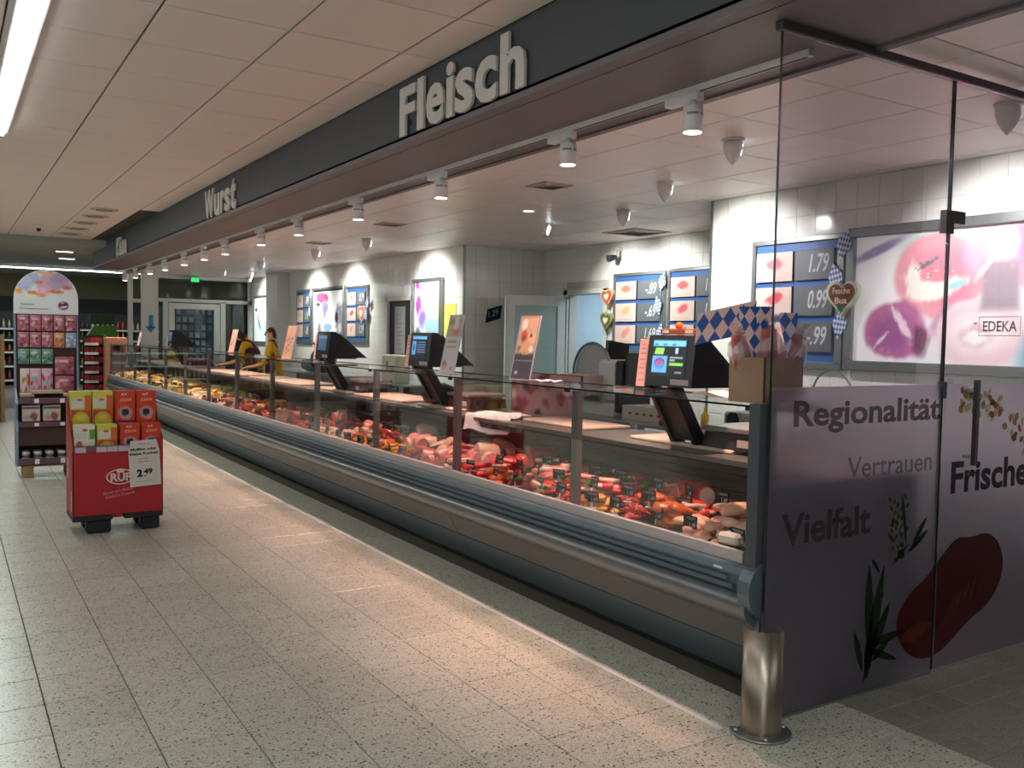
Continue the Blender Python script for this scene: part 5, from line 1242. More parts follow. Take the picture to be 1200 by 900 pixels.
# red bag on board, pinkish meat picture panel behind
t = thing('dark_bag', 'black shopping bag with a red flap lying on the worktop', 'bag', (3.72, 7.02, 1.022))
link('body', blob('body', m_black, (.3, .5, .2), .12, 81), t); o = link('flap', blob('flap', mat('flap_red', 'b0303a', .5), (.12, .2, .04), .1, 82), t, (-.12, -.1, .02))
cv = Canvas(60, 24, .95, .36, 'a9858a')
for k in range(26): cv.ell(rf.uniform(0, .95), rf.uniform(0, .36), .07, .05, rf.choice(('7a2f42', 'c9a4a4', '8f4a58', 'd8c0bc', '6a2436', '4c3a36')), soft=.5, wob=.3, seed=k)
t = thing('picture_panel', 'low panel printed with meat standing behind the worktop in the third bay', 'picture', (3.99, 6.6, 1.0))
MB().box(0, .012, -1.25, -.28, 0, .33).build('board', m_dark, t); cv.build('print', (Vector((-.0005, -.29, 0)), Vector((0, -1, 0)), Vector((0, 0, .9)), Vector((-1, 0, 0))), 0, t, .35)

# ------------------------------------------------------------------ the rest of the store
m_store = mat('store_wall', '6d6c4c', .8, var=.05, vscale=1); m_storeb = mat('store_wall_dark', '1d2022', .7)
struct(MB().box(-9, 12, 30.2, 30.4, 2.55, 3.3).build('wall_end', m_store))
struct(MB().box(-9, 12, 30.0, 30.4, 0, 2.55).build('wall_end', m_storeb))
tag(MB().box(-3.6, -2.9, -3, 24, 0, 2.1).box(-3.75, -2.75, -3, 24, 0, .3).box(-3.72, -2.78, -3, 24, .7, .73).box(-3.72, -2.78, -3, 24, 1.2, 1.23).box(-3.72, -2.78, -3, 24, 1.65, 1.68).build('store_shelf', mat('unseen_shelf_row', '3a3430', .7, var=.4, vscale=4)), 'long unseen shelf row added to darken glass reflections, left of the view', 'shelf')  # out of view, put in as a dark background for the pane reflections
struct(MB().box(XW, XW+.15, -5, 1.04, 0, 2.97).build('wall_right', mat('unseen_wall_grey', '6f6a6c', .6)))  # unseen wall length added so the glass screen mirrors something dim
struct(MB().box(-.5, 9, -4.2, -4.0, 0, 3.3).build('wall_unseen_rear', mat('unseen_wall_grey', '6f6a6c', .6)))  # unseen rear closure added to dim reflections in the glass and film
struct(MB().box(11.9, 12, -5, 34, 0, 3.4).build('wall_store_right', mat('store_side', '4f4c47', .8)))
m_shelfw = mat('shelf_white', 'c3cfd2', .4); m_shelfd = mat('shelf_dark', '24262a', .5)
BC = ['7a3020', 'c98a2a', '3f5a2c', 'd2c8a0', '8c4a22', 'b0a890', '2f4436', 'c24a2a']
BNM = dict(zip(BC, ('brown', 'amber', 'green', 'cream', 'tawny', 'beige', 'dark green', 'orange'))); bme = {}
def bottle_mesh(c_):
    if c_ not in bme:
        mb = MB().lathe([(0, 0), (.036, 0), (.036, .14), (.014, .2), (.014, .25), (0, .25)], n=10); bme[c_] = mb.mesh('bottle', [mat('bottle_'+c_, c_, .25)])
    return bme[c_]
def gondola(x0, x1, y, zs, label, seed, step=.13, depth=.45, stock=True, top=2.1, where=''):
    t = thing('store_shelf', label, 'shelf', (x0, y, 0)); W = x1-x0
    MB().box(0, W, depth-.04, depth, 0, top).build('back_panel', m_shelfd, t)
    MB().box(0, .03, 0, depth-.04, 0, top).build('side_panel', m_shelfd, t); MB().box(W-.03, W, 0, depth-.04, 0, top).build('side_panel', m_shelfd, t)
    r = random.Random(seed)
    for k, z in enumerate(zs):
        s_ = MB().box(.03, W-.03, 0, depth-.04, z-.025, z).build('shelf_board', m_shelfd, t); MB().box(.03, W-.03, -.012, 0, z-.04, z+.01).build('price_rail', m_shelfw, s_)
        if stock:
            x = .09; nb = 0
            c_ = r.choice(BC)
            while x < W-.08:
                if r.random() < .35: c_ = r.choice(BC)
                o = link('bottle', bottle_mesh(c_), None, (x0+x, y+.07, z)); sc2 = r.uniform(.9, 1.15); o.scale = (1, 1, sc2)
                tag(o, '%s bottle, %s on the %s board, %s' % (BNM[c_], CNT[nb], ['lowest', 'second', 'third', 'fourth', 'top'][k], where), 'bottle', 'bottles on the '+where); x += step; nb += 1
    return t
gondola(-1.2, 1.0, 29.2, (.15, .55, .95, 1.3, 1.62), 'dark wall shelf full of bottles at the far end, left part', 2, .14, where='far shelf, left section')
gondola(1.05, 3.3, 29.2, (.15, .55, .95, 1.3, 1.62), 'dark wall shelf full of bottles at the far end, behind the arched stand', 5, .14, where='far shelf, middle section')
gondola(3.35, 6.2, 29.2, (.15, .55, .95, 1.3, 1.62), 'dark wall shelf full of bottles at the far end, beside the white column', 9, .14, where='far shelf, right section')
# refrigerated produce with green panels
t = thing('produce_shelf', 'green produce cooler with lit sloping front behind the peach wooden frame', 'cooler', (2.72, 22.3, 0))
MB().box(0, .75, 0, .5, 0, 1.45).build('base', m_shelfd, t)
MB().prism([(0, 1.46), (.16, 1.72), (.62, 1.72), (.62, 1.46)], ((0, 0, 0), (1, 0, 0), (0, 0, 1), (0, 1, 0)), .3).build('produce_bed', mat('produce_green', '4a8a2c', .6, var=.4, vscale=30), t)
MB().box(-.02, .75, -.02, .0, 1.43, 1.46).build('rail', m_shelfw, t); MB().box(.1, .62, .35, .42, 1.75, 2.0).build('back_rack', mat('green_rack', '2e4a2c', .5), t)
# red-stocked shelf end with white price rails
t = thing('stock_rack', 'narrow rack with red goods and white price rails left of the peach frame', 'shelf', (2.50, 20.9, 0))
MB().box(0, .42, .3, .34, 0, 1.5).build('back_panel', mat('rack_maroon', '3a201e', .6), t); MB().box(.38, .42, 0, .3, 0, 1.5).build('side_panel', mat('rack_maroon', '3a201e', .6), t)
pm = MB().box(-.04, .04, 0, .12, 0, .13).mesh('packet', [mat('packet_red', '9c2620', .4, var=.3, vscale=20)]); pm2 = MB().box(-.04, .04, 0, .12, 0, .12).mesh('packet', [mat('packet_brown', '6a3428', .4, var=.3)])
for k in range(7):
    z = .12+.2*k; s_ = MB().box(0, .38, 0, .3, z-.02, z).build('shelf_board', m_shelfd, t); MB().box(0, .27, -.015, 0, z-.035, z+.02).build('price_rail', m_shelfw, s_)
    for j in range(4):
        o = link('packet', pm if (k+j) % 3 else pm2, None, (2.56+.09*j, 20.95, z)); tag(o, '%s packet, %s on the %s level of the narrow rack' % ('red' if (k+j) % 3 else 'brown', CNT[j], CNT[k]), 'packet', 'packets on the narrow rack')
# peach wooden frame
t = thing('wooden_frame_display', 'pale peach wooden frame stand with two dark openings at the counter end', 'display', (2.86, 20.55, 0)); mp = mat('peach_wood', 'dca683', .5, var=.08)
for a in ((0, .1, 0, 1.46), (.31, .42, 0, 1.46)): MB().bbox(a[0], a[1], 0, .3, a[2], a[3], .006).build('upright', mp, t)
for z0, z1 in ((1.32, 1.46), (1.06, 1.12), (.86, .90), (.1, .5)): MB().bbox(.1, .31, 0, .3, z0, z1, .004).build('crossboard', mp, t)
MB().box(.1, .31, .24, .28, .5, 1.32).build('dark_inside', m_shelfd, t)
# yellow crates and small things on the far end of the counter top
for k in range(2):
    t = thing('fruit_crate', 'yellow patterned carton behind the far glass, %s one' % ('left', 'right')[k], 'carton', (4.28+.27*k, 21.3, .93), group='yellow cartons at the far partition')
    MB().bbox(-.12, .12, -.1, .1, 0, .2, .01).build('body', mat('carton_yellow', 'cdb52e', .5, var=.3, vscale=12), t); MB().box(-.10, .1, -.104, -.1, .06, .12).build('print', mat('carton_print', '8a5a20', .5), t)
table(4.0, 6.0, 21.0, 21.6, .93, 'steel table before the far glass partition')
# left rack with brown wooden frame
t = thing('wooden_rack', 'wooden rack with glasses and small packs at the left edge', 'shelf', (.0, 17.6, 0)); mw2 = mat('rack_oak', '8a6a42', .6, var=.12, vscale=5)
for x in (.0, .80): MB().bbox(x, x+.06, 0, .5, 0, 1.5, .005).build('upright', mw2, t)
MB().box(.06, .80, .45, .5, 0, 1.45).build('back_panel', m_shelfd, t)
for k, z in enumerate((.10, .52, .72, 1.02, 1.40)):
    MB().box(.06, .8, 0, .45, z-.03, z).build('shelf_board', mw2, t)
    for j in range(6):
        o = link('jar', bottle_mesh(('d8b84a', 'a8a08c', '5c4a3c', 'c9c2b0')[(j+k) % 4]), None, (.12+.12*j, 17.68, z)); o.scale = (1.1, 1.1, .6)
        tag(o, 'small jar, %s on the %s level of the wooden rack' % (CNT[j], ['lowest', 'second', 'third', 'fourth', 'top'][k]), 'jar', 'jars on the wooden rack')
t = thing('yellow_display', 'yellow carton display with a price card on top of the wooden rack', 'carton', (.62, 17.8, 1.41)); MB().bbox(-.1, .14, -.08, .1, 0, .22, .01).build('body', mat('carton_amber', 'e0a32a', .5), t); MB().prism([(-.08, .22), (.12, .22), (.16, .34), (-.06, .36)], ((0, -.08, 0), (1, 0, 0), (0, 0, 1), (0, 1, 0)), .01).build('header_card', mat('carton_amber', 'e0a32a', .5), t)

# ------------------------------------------------------------------ arched baking display stand
m_choc = mat('stand_brown', '4a2e2c', .6, var=.06, vscale=3); m_card2 = mat('stand_card', '6a4c58', .6, var=.06)
st = thing('arched_stand', 'tall brown cardboard stand with white arched header and hanging pink pouches', 'display stand', (.64, 10.95, 0))
W = .64
MB().box(.02, .62, .30, .34, .12, 1.83).build('back_wall', m_choc, st)
for s_, x in ((-1, 0), (1, .62)):
    MB().prism([(0, .12), (.30, .12), (.34, .9), (.34, 1.8), (.30, 1.8), (.24, .95), (.04, .80), (.08, .62), (0, .5)], ((x, 0, 0), (0, 1, 0), (0, 0, 1), (1, 0, 0)), .02).build('side_wall', mat('stand_side', '7d8ea0', .5), st)
cv = Canvas(70, 56, W, .50, 'dde0e2')
for a in ((.12, .38, .16, .14, 'a5a9cf'), (.1, .36, .08, .08, 'b9bde0'), (.43, .36, .17, .13, 'b39ab8'), (.45, .40, .10, .06, 'a78fb0'), (.29, .29, .09, .09, 'd8a6b8'), (.29, .27, .04, .03, 'e9b9e0'), (.05, .245, .05, .035, 'e8a648'), (.19, .235, .06, .025, 'e08a3a'), (.27, .21, .06, .025, 'e59a42'), (.42, .25, .1, .025, 'd97a35'), (.53, .3, .06, .025, 'c96a3a'), (.25, .35, .05, .03, 'c98a5a'), (.28, .46, .07, .02, 'dd9a70'), (.37, .47, .04, .03, 'd98a50'), (.31, .41, .05, .05, 'c9a0a0')): cv.ell(*a, wob=.25, soft=.4, seed=int(a[0]*100))
cv.ell(.49, .10, .058, .052, '5c2450', soft=.15).ell(.495, .085, .05, .012, 'f0e4ee', rot=.2, soft=.4).ell(.48, .13, .02, .012, 'd9c0d6', soft=.5)
cv.ell(.15, .20, .06, .02, 'e9e9b8', soft=.6)
hz = lambda u, v: ((u-W/2)/(W/2))**2+((v-.17)/.32)**2 < 1
mk = (cv.v < .17) | hz(cv.u, cv.v)
hd = MB().prism([(0, 0), (W, 0), (W, .17)]+[(W/2+W/2*math.cos(a), .17+.32*math.sin(a)) for a in [PI*k/18 for k in range(1, 18)]]+[(0, .17)], ((0, .285, 1.77), (1, 0, 0), (0, 0, 1), (0, 1, 0)), .012).build('header', m_white, st)
cv.build('header_print', ((0, .283, 1.77), (1, 0, 0), (0, 0, 1), (0, -1, 0)), 0, hd, .4, mask=mk)
text('Köstliche', 'lettering', ((.07, .282, 1.865), (1, 0, 0), (0, 0, 1), (0, -1, 0)), .13, .026, mat('ink_violet', '7a5a86', .6), .0005, .01, parent=hd)
text('Schokoladendekorationen', 'lettering', ((.06, .282, 1.82), (1, 0, 0), (0, 0, 1), (0, -1, 0)), .28, .022, mat('ink_violet', '7a5a86', .6), .0005, .01, parent=hd)
def pouch(x, z, w_, h_, base, spots, label, k):
    cv = Canvas(16, 16, w_, h_, base); r = random.Random(k)
    for q in range(12): cv.ell(r.uniform(0, w_), r.uniform(0, h_*.75), w_*.16, h_*.12, r.choice(spots), soft=.5, seed=q)
    cv.rect(0, w_, h_*.82, h_, base).rect(w_*.2, w_*.7, h_*.72, h_*.8, 'e0cfd2', .01)
    t = thing('hanging_pouch', label, 'packet', (.64+x, 10.95+.262, z), group='pouches hanging on the arched stand')
    cv.build('front', ((0, 0, 0), (1, 0, 0), (0, 0, 1), (0, -1, 0)), 0, t, .25, curve=lambda u, v: .018*np.sin(PI*u/w_)*np.sin(PI*np.minimum(1, v/h_*1.0))**.6)
    MB().box(0, w_, .001, .004, 0, h_).build('back', mat('foil', 'b9a0a8', .3), t); MB().tube([(w_/2, -.02, h_-.01), (w_/2, .03, h_-.008)], .003, 6).build('hook', m_steel, t)
PK = ['a35a6c', 'c98a96', '7a3c50', 'd8aeb4']; RW = ['top', 'second', 'third']
for i in range(5): pouch(.035+.118*i, 1.585, .108, .175, 'b06a7a', PK, 'pink pouch of baking decor, %s in the top row of the arched stand' % CN[i], i)
for i in range(5): pouch(.035+.118*i, 1.40, .108, .17, ('b06a7a', 'b06a7a', 'b06a7a', 'c9875c', '8fa5bd')[i], (PK, PK, PK, ['a8663c', 'd8a878'], ['c8dae6', '6a86a6'])[i], '%s pouch, %s in the second row of the arched stand' % (('pink', 'pink', 'pink', 'orange', 'light blue')[i], CN[i]), 10+i)
for i in range(3): pouch(.035+.118*i, 1.22, .108, .165, '6f9a8c', ['4a7868', '9cc0b0', '3f6456'], 'green pouch, %s in the third row of the arched stand' % CN[i], 20+i)
for i in range(2): pouch(.40, 1.10-.215*i, .19, .20, 'b06072', PK, 'large pink pouch on the right side of the arched stand, %s one' % ('upper', 'lower')[i], 30+i)
for i in range(2): pouch(.15+.115*i, .90, .11, .27, 'd8b4c8', ['7fb8cc', 'e0709c', 'c94a72'], 'pale pouch with blue and pink print on the arched stand, %s one' % ('left', 'right')[i], 40+i)
pouch(.055, .84, .09, .33, 'dccfc8', ['7a5aa0', 'c9602c', 'e0a050'], 'narrow pale pouch with a violet print at the left of the arched stand', 50)
# lower trays of the stand
for k, (z0, z1, y0) in enumerate(((.80, .86, -.02), (.55, .60, -.03), (.14, .21, -.05))):
    MB().bbox(.02, .62, y0, y0+.012, z0-.0, z1, .002).build('tray_front', m_card2, st); MB().box(.02, .62, y0+.012, .30, z0-.01, z0).build('tray_floor', m_choc, st)
    for x in (.17, .42): MB().box(x, x+.045, y0-.002, y0, z0+.005, z1-.01).build('price_label', m_paper, st)
MB().box(.02, .62, .02, .03, .34, .55).build('apron', m_choc, st)
for k in range(3): MB().bbox(.06+.22*k-(.02 if k else 0), .16+.22*k-(.02 if k else 0), -.04, .30, 0, .13, .005).build('pallet_foot', mat('pallet_wood', '9c855c', .7, var=.1), st) if k != 1 else None
MB().box(.04, .6, -.03, .3, .115, .135).build('pallet_deck', mat('pallet_wood', '9c855c', .7, var=.1), st)
for i in range(2):
    cv = Canvas(16, 16, .17, .17, 'e2d6d2'); cv.rect(0, .17, .135, .15, '5a3038').ell(.11, .05, .05, .05, 'a5604c', soft=.3, wob=.2).ell(.04, .04, .04, .04, 'd8a8a0', soft=.5)
    t = thing('baking_box', 'white box with brown band on the middle tray of the arched stand, %s one' % ('left', 'right')[i], 'box', (.70+.20*i, 10.99, .605), group='white boxes on the arched stand')
    MB().bbox(0, .17, .001, .16, 0, .17, .003).build('body', m_white, t); cv.build('front_print', ((0, 0, 0), (1, 0, 0), (0, 0, 1), (0, -1, 0)), 0, t, .4)
for i in range(3):
    tag(MB().bbox(0, (.13, .3, .12)[i], 0, .18, 0, .035, .004).build('flat_box', mat('box_beige', 'c2ad92', .5), None, (.69+(0, .10, .41)[i], 11.0, (.865, .90, .865)[i]), (0, 0, (.05, -.04, .1)[i])), 'flat beige box lying on the upper tray of the arched stand, %s' % ('left', 'middle, on top', 'right')[i], 'box', 'flat boxes on the arched stand')
jm = MB().lathe([(0, 0), (.035, 0), (.037, .09), (0, .09)], n=12).mesh('jar_body', [mat('jar_dark', '4c4448', .2)]); jl = MB().lathe([(0, .09), (.038, .09), (.038, .125), (0, .125)], n=12).mesh('lid', [mat('jar_lid', 'cfc9bd', .35)])
jb = MB().lathe([(.0375, .02), (.0375, .035)], n=12).lathe([(.0378, .05), (.0378, .062)], n=12).mesh('label_band', [m_white])
for i in range(9):
    x, y, z2 = (.06+.115*(i % 5)+.0, (.02, .14)[i//5], .21) ; t = thing('glass_jar', 'dark jar with pale lid, bottom tray of the arched stand, %s %s' % (CN[i % 5], ('in front', 'behind')[i//5]), 'jar', (.64+x+.03, 10.95+y, .15), group='jars on the arched stand')
    link('body', jm, t); link('lid', jl, t); link('label_band', jb, t)

# ------------------------------------------------------------------ red cardboard dump display
m_ruf = mat('display_red', 'b3202a', .45, var=.04, vscale=2); m_pal = mat('pallet_black', '1e2128', .5)
rd = thing('red_display', 'red cardboard display on a black half pallet with a white logo and price sign', 'display', (.825, 7.65, 0))
RW_, RD_ = .665, .42
# pallet: deck and four feet
MB().bbox(.0, RW_*.43, 0, RD_, .105, .15, .004).build('pallet_deck', m_pal, rd); MB().bbox(RW_*.56, RW_, 0, RD_, .105, .15, .004).build('pallet_deck', m_pal, rd)
for x0, x1 in ((.10, .28), (.50, .645)):
    for y0 in (.03, .28): MB().bbox(x0, x1, y0, y0+.12, 0, .106, .012).build('pallet_foot', m_pal, rd)
MB().box(.28, .36, .01, .3, .12, .16).build('red_flap', m_ruf, rd)
# outer case walls with the notched front
MB().prism([(0, .0), (RW_, 0), (RW_, .60), (RW_-.05, .605), (RW_-.09, .56), (RW_-.21, .505), (0, .505)], ((0, 0, .15), (1, 0, 0), (0, 0, 1), (0, 1, 0)), .006).build('front_wall', m_ruf, rd)
MB().prism([(0, 0), (RD_, 0), (RD_, .90), (RD_-.1, .92), (.18, .70), (0, .52)], ((0, 0, .15), (0, 1, 0), (0, 0, 1), (1, 0, 0)), .006).build('side_wall', m_ruf, rd)
MB().prism([(0, 0), (RD_, 0), (RD_, .90), (RD_-.1, .92), (.18, .70), (0, .60)], ((RW_-.006, 0, .15), (0, 1, 0), (0, 0, 1), (1, 0, 0)), .006).build('side_wall', m_ruf, rd)
MB().box(.006, RW_-.006, RD_-.006, RD_, .15, 1.0).build('rear_wall', m_ruf, rd); MB().box(.006, RW_-.006, .006, RD_-.006, .55, .56).box(.006, RW_-.006, .2, RD_-.006, .80, .81).box(.006, RW_-.006, .195, .2, .56, .81).build('inner_step', m_ruf, rd)
MB().box(.006, .46, -.004, 0, .655, .70).build('price_strip', mat('strip_grey', '7a5560', .5), rd)
for x in (.02, .17, .25, .33): MB().box(x, x+.075, -.007, -.004, .648, .69).build('price_label', mat('label_lilac', 'c9bcd0', .5), rd)
# logo: oval ring, cap and letters
lg = MB(); cx, cz, n = .345, .445, 40
for k in range(n):
    a, b = 2*PI*k/n, 2*PI*(k+1)/n
    q = [(cx+r1*math.cos(t_), cz+r2*math.sin(t_)) for t_, r1, r2 in ((a, .105, .062), (b, .105, .062), (b, .096, .054), (a, .096, .054))]
    lg.add([(u, -.0012, v) for u, v in q], [(0, 1, 2, 3)[::-1]])
m_pr = mat('print_white', 'e6dcdc', .5)
lo = lg.build('logo_ring', m_pr, rd)
text('RUF', 'logo_letters', ((.272, -.001, .408), (1, 0, 0), (0, 0, 1), (0, -1, 0)), .15, .066, m_pr, .001, .03, parent=rd)
mb = MB()
for dx, r_ in ((-.018, .012), (0, .016), (.018, .012)): mb.prism([(cx+dx+r_*math.cos(2*PI*k/12), cz+.050+r_*math.sin(2*PI*k/12)) for k in range(12)], ((0, -.001, 0), (1, 0, 0), (0, 0, 1), (0, -1, 0)), .0008+.0002*dx)
mb.prism([(cx-.024, cz+.032), (cx+.024, cz+.032), (cx+.026, cz+.046), (cx-.026, cz+.046)], ((0, -.001, 0), (1, 0, 0), (0, 0, 1), (0, -1, 0)), .0012); mb.build('logo_cap', m_pr, rd)
_U = Vector((1, 0, .16)).normalized(); _V = Vector((-.16, 0, 1)).normalized()
m_pr2 = mat('print_pink', 'd8929a', .5)
text('Besser zum Backen', 'lettering', (Vector((.22, -.001, .305)), _U, _V, (0, -1, 0)), .22, .024, m_pr2, .0008, .005, .25, parent=rd)
text('Köstliche Desserts', 'lettering', (Vector((.235, -.001, .272)), _U, _V, (0, -1, 0)), .22, .024, m_pr2, .0008, .005, .25, parent=rd)
text('RUF', 'side_letters', ((-.001, .26, .42), (0, 0, 1), (0, 1, 0), (-1, 0, 0)), .16, .06, m_pr, .001, .03, parent=rd)
MB().box(-.0015, 0, .05, .08, .18, .34).build('side_label', m_pr, rd)
# price sign hooked on the front
sg = thing('price_sign', 'white paper price sign 2.49 on the red cardboard display', 'sign', (.825+.415, 7.638, .355), rotz=0)
SU, SV = Vector((1, 0, .05)).normalized(), Vector((-.05, 0, 1)).normalized()
MB().prism([(0, 0), (.235, 0), (.235, .28), (.215, .37), (.02, .37), (0, .28)], (Vector((0, 0, 0)), SU, SV, (0, -1, 0)), .003).build('paper', mat('sign_paper', 'd8d4cf', .6), sg)
def stx(s_, u, v, w_, h_, off=.01, m_=m_black): text(s_, 'lettering', (SU*u+SV*v+Vector((0, -.0032, 0)), SU, SV, (0, -1, 0)), w_, h_, m_, .0006, off, parent=sg)
m_gr = mat('ink_grey', '55504e', .6)
stx('Aktion', .075, .335, .085, .012, .0, m_gr); stx('Muffins oder', .015, .288, .20, .022, .035); stx('kleine Kuchen', .008, .253, .215, .022, .035)
stx('versch.', .072, .215, .08, .014, .0, m_gr); stx('Sorten', .072, .192, .08, .014, .0, m_gr)
stx('2', .055, .075, .042, .062, .06); stx('.', .109, .074, .014, .012, .06); stx('49', .106, .094, .068, .045, .045); stx('Backmischung je Packung', .04, .035, .14, .008, 0, m_gr)
# cartons in the display
def carton(x, y, z, w_, h_, d_, kind, label):
    t = thing('baking_mix_carton', label, 'carton', (.825+x, 7.65+y, z), group='baking mix cartons in the red display')
    cv = Canvas(34, 44, w_, h_, {'y': 'd9d85a', 'r': 'd8452c', 'g': 'e6e6d8'}[kind])
    if kind == 'y': cv.rect(0, w_, 0, h_*.52, 'c9493a', .01).rect(w_*.68, w_, h_*.5, h_*.9, 'dd6a35', .01).rect(.008, w_*.68, h_*.56, h_*.82, 'd8dcd2', .004).ell(w_*.45, h_*.74+.012, .025, .011, 'cc5a5c', soft=.3).ell(w_*.5, h_*.22, w_*.45, h_*.26, 'cfc23a', wob=.05, soft=.15).ell(w_*.48, h_*.12, .006, .008, '4a3018', soft=.4).ell(w_*.5, h_*.3, w_*.25, h_*.1, 'dcd860', soft=.6)
    if kind == 'g': cv.rect(0, w_, 0, h_*.35, 'd9cfc4', .02).rect(.01, w_*.62, h_*.58, h_*.76, 'd4d8d0', .004).rect(w_*.72, w_, h_*.55, h_*.86, '5fa83c', .004).ell(w_*.5, h_*.84, .024, .013, 'cc5a5c', soft=.3).ell(w_*.22, h_*.38, w_*.18, h_*.12, 'b9605c', soft=.3, wob=.2).ell(w_*.68, h_*.25, w_*.25, h_*.1, 'b08a80', soft=.5)
    if kind in 'rs': cv.ell(w_*.5, h_*.4, w_*.4, h_*.2, 'c9b0b4', soft=.4, wob=.15).ell(w_*.5, h_*.42, w_*.22, h_*.12, '2e2a3c', soft=.3, wob=.2).ell(w_*.62, h_*.27, w_*.2, h_*.06, 'd9a890', soft=.4)
    cv.build('front_print', ((0, -.0008, 0), (1, 0, 0), (0, 0, 1), (0, -1, 0)), 0, t, .35)
    if kind == 'r':
        text('Kleine', 'lettering', (Vector((w_*.22, -.001, h_*.70)), Vector((1, 0, .12)).normalized(), Vector((-.12, 0, 1)).normalized(), (0, -1, 0)), w_*.6, h_*.10, mat('ink_apricot', 'f0b080', .5), .0006, .02, .3, parent=t)
        text('RUF', 'lettering', ((w_*.3, -.001, h_*.88), (1, 0, 0), (0, 0, 1), (0, -1, 0)), w_*.28, h_*.06, m_pr, .0006, .02, parent=t)
    MB().bbox(0, w_, 0, d_, 0, h_, .0015).build('body', mat('carton_body_'+kind, {'y': 'd9d86e', 'r': 'd8452c', 'g': 'd9e0a8'}[kind], .4), t)
    return t
WB, HB = .148, .235
for i in range(4):
    kd = 'yyrr'[i]; nmk = ['yellow', 'yellow', 'orange-red', 'orange-red'][i]
    t = carton(.012+.160*i+(.01 if i > 1 else 0), .215, .812, WB, .30, .06, kd, '%s baking mix carton, %s in the rear upper row of the red display' % (nmk, CN[i]))
    if i == 2: MB().box(0, WB, -.0016, -.0009, 0, .06).build('blue_band', mat('band_blue', '2a3c86', .5), t)
    carton(.012+.160*i+(.01 if i > 1 else 0), .29, .812, WB, .30, .06, kd, '%s baking mix carton, %s behind the upper row of the red display' % (nmk, CN[i]))
    carton(.02+.160*i+(.01 if i > 1 else 0), .03, .56+.055, WB-.004, .245, .06, 'gyrr'[i], '%s baking mix carton, %s in the front lower row of the red display' % (['white and green', 'yellow', 'orange-red', 'orange-red'][i], CN[i]))
    carton(.02+.160*i+(.01 if i > 1 else 0), .10, .56+.055, WB-.004, .245, .06, 'gyrr'[i], '%s baking mix carton, %s behind the lower row of the red display' % (['white and green', 'yellow', 'orange-red', 'orange-red'][i], CN[i]))

# ------------------------------------------------------------------ the two workers
m_skin = mat('skin', 'c99a80', .5); m_shirt = mat('shirt_yellow', 'd2a41c', .8, var=.1, vscale=9); m_trs = mat('trousers', '1d1a1e', .8); m_apr = mat('apron_maroon', '4a1820', .8, var=.1)
def person(name, label, loc, rz, J_, E_, hair, apron=True, cap=False):
    """J_: joints (x,y,z,r); body grown as one skin, then coloured by region. local -x is where the person faces"""
    t = thing(name, label, 'person', loc, rz)
    me = bpy.data.meshes.new('body'); me.from_pydata([j[:3] for j in J_], E_, []); o = bpy.data.objects.new('body', me); C.objects.link(o)
    sk = o.modifiers.new('skin', 'SKIN'); sk.use_smooth_shade = True
    for i, j in enumerate(J_):
        me.skin_vertices[0].data[i].radius = (j[3], j[4] if len(j) > 4 else j[3]); me.skin_vertices[0].data[i].use_root = (i == 0)
    o.modifiers.new('sub', 'SUBSURF').levels = 2
    dg = bpy.context.evaluated_depsgraph_get(); m2 = bpy.data.meshes.new_from_object(o.evaluated_get(dg)); bpy.data.objects.remove(o)
    m2.name = 'body'
    for m_ in (m_skin, m_shirt, m_trs): m2.materials.append(m_)
    hz_ = J_[3][2]; hand = [Vector(J_[k][:3]) for k in (8, 12)]; neck = Vector(J_[3][:3]); head = Vector(J_[4][:3])
    for p in m2.polygons:
        c_ = p.center
        skin_ = (c_-head).length < .15 or (c_-neck).length < .045 or any((c_-h).length < .12 for h in hand)
        p.material_index = 0 if skin_ else 2 if c_.z < J_[0][2]-.02 and all((c_-h).length > .3 for h in hand) else 1; p.use_smooth = True
    link('body', m2, t)
    def shell(nm, test, off, m_):
        vs_, fs, mp_ = [], [], {}
        for p in m2.polygons:
            if test(p.center):
                f = []
                for i in p.vertices:
                    if i not in mp_: mp_[i] = len(vs_); vs_.append(m2.vertices[i].co+m2.vertices[i].normal*off)
                    f.append(mp_[i])
                fs.append(f)
        return MB().add(vs_, fs, True).build(nm, m_, t)
    fd = Vector((-1, 0, 0))
    fdir = (Vector(J_[5][:3])-head).normalized()
    shell('hair', lambda c_: (c_-head).length < .17 and (c_-head).dot(fdir) < .045 and (c_.z > head.z-.02 or ((c_-head).dot(fdir) < .0 and c_.z > head.z-.115)), .014, hair)
    if apron:
        ch = Vector(J_[2][:3]); pv = Vector(J_[0][:3])
        shell('apron', lambda c_: (c_.z < ch.z+.02 and c_.z > .45 and c_.x < pv.x+.02 and abs(c_.y-pv.y) < .17) or (ch.z+.01 < c_.z < neck.z+.02 and .055 < abs(c_.y-ch.y) < .10), .009, m_apr)
    # face
    sd = Vector((0, 1, 0)); up_ = sd.cross(fdir)*-1
    if up_.z < 0: up_ = -up_
    f0 = head+fdir*.088
    for s_ in (-1, 1):
        p = f0+sd*.030*s_+up_*.012-fdir*.016; MB().add((IV*.011+np.array(p)).tolist(), IF, True).build('eye', mat('eye_dark', '2a1c18', .3), t)
        p = head+fdir*.015-up_*.02+sd*.072*s_; MB().add((IV*np.array([.014, .01, .022])+np.array(p)).tolist(), IF, True).build('ear', m_skin, t)
    MB().tube([f0+up_*.015, f0+fdir*.022-up_*.02, f0-up_*.028], [.008, .014, .008], 8).build('nose', m_skin, t)
    p = f0-up_*.052-fdir*.004; MB().tube([p-sd*.022, p+fdir*.004, p+sd*.022], [.003, .006, .003], 6).build('mouth', mat('lips', '9a5a50', .5), t)
    return t
def fingers(base, d, side, rad=.009):
    out = []
    return out
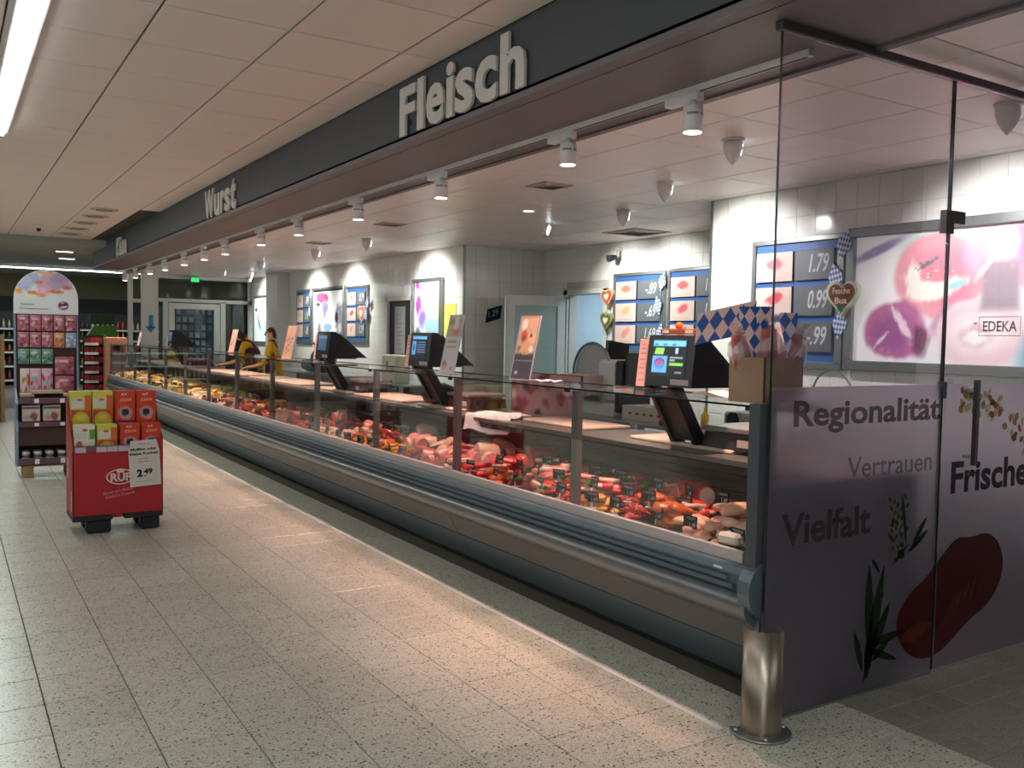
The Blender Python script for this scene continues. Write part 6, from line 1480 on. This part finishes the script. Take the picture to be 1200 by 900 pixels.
# joints: 0 pelvis 1 waist 2 chest 3 neck 4 head 5 face 6 shoulder 7 elbow 8 hand 9 (palm end) 10 shoulder 11 elbow 12 hand 13 palm end 14.. legs
def rig(lean, headpos, facepos, hands):
    px = 0
    P = [(0, 0, .98, .14, .17), (-lean*.3, 0, 1.12, .125, .155), (-lean*.8, 0, 1.34, .12, .17), (-lean*1.1, 0, 1.49, .055), headpos+(.088, .1), facepos+(.062, .062)]
    sx, sz = -lean*.95, 1.42
    for s_, h in zip((-1, 1), hands):
        sh = (sx, .19*s_, sz, .062); el = (sx-.08, .25*s_, sz-.28, .045); P += [sh, el, h+(.028,), (h[0]-.07, h[1], h[2]-.01, .022, .035)]
    for s_ in (-1, 1): P += [(0, .10*s_, .88, .10), (-.02, .11*s_, .50, .065), (.02, .11*s_, .09, .045), (-.14, .11*s_, .04, .038)]
    E_ = [(0, 1), (1, 2), (2, 3), (3, 4), (4, 5), (2, 6), (6, 7), (7, 8), (8, 9), (2, 10), (10, 11), (11, 12), (12, 13), (0, 14), (14, 15), (15, 16), (16, 17), (0, 18), (18, 19), (19, 20), (20, 21)]
    # four fingers and a thumb on each hand
    for k, b in ((9, 9), (13, 13)):
        x, y, z = P[b][:3]
        for q in range(4):
            L = (.075, .085, .08, .06)[q]; yy = y+(q-1.5)*.022; n0 = len(P)
            P += [(x-.02, yy, z, .0095), (x-.02-L*.55, yy, z-.008, .0088), (x-.02-L, yy, z-.03, .0075)]; E_ += [(b, n0), (n0, n0+1), (n0+1, n0+2)]
        n0 = len(P); s_ = 1 if y < 0 else -1; P += [(x+.02, y+s_*.045, z-.005, .011), (x-.02, y+s_*.065, z-.015, .009)]; E_ += [(b, n0), (n0, n0+1)]
    return P, E_
hair1, hair2 = mat('hair_auburn', '3a1c18', .6, var=.2), mat('hair_brown', '3a2620', .6, var=.2)
P, E_ = rig(.04, (-.06, 0, 1.64), (-.125, 0, 1.61), ((-.30, -.16, 1.09), (-.30, .14, 1.09)))
person('person', 'worker with brown hair in a yellow shirt and maroon apron looking left behind the counter', (4.36, 13.85, 0), -.45, P, E_, hair2)
P, E_ = rig(.20, (-.36, 0, 1.585), (-.425, 0, 1.53), ((-.50, -.16, 1.08), (-.50, .14, 1.08)))
person('person', 'worker in a yellow shirt and dark apron bending the head down behind the salmon stand', (4.50, 15.2, 0), -.5, P, E_, hair1)
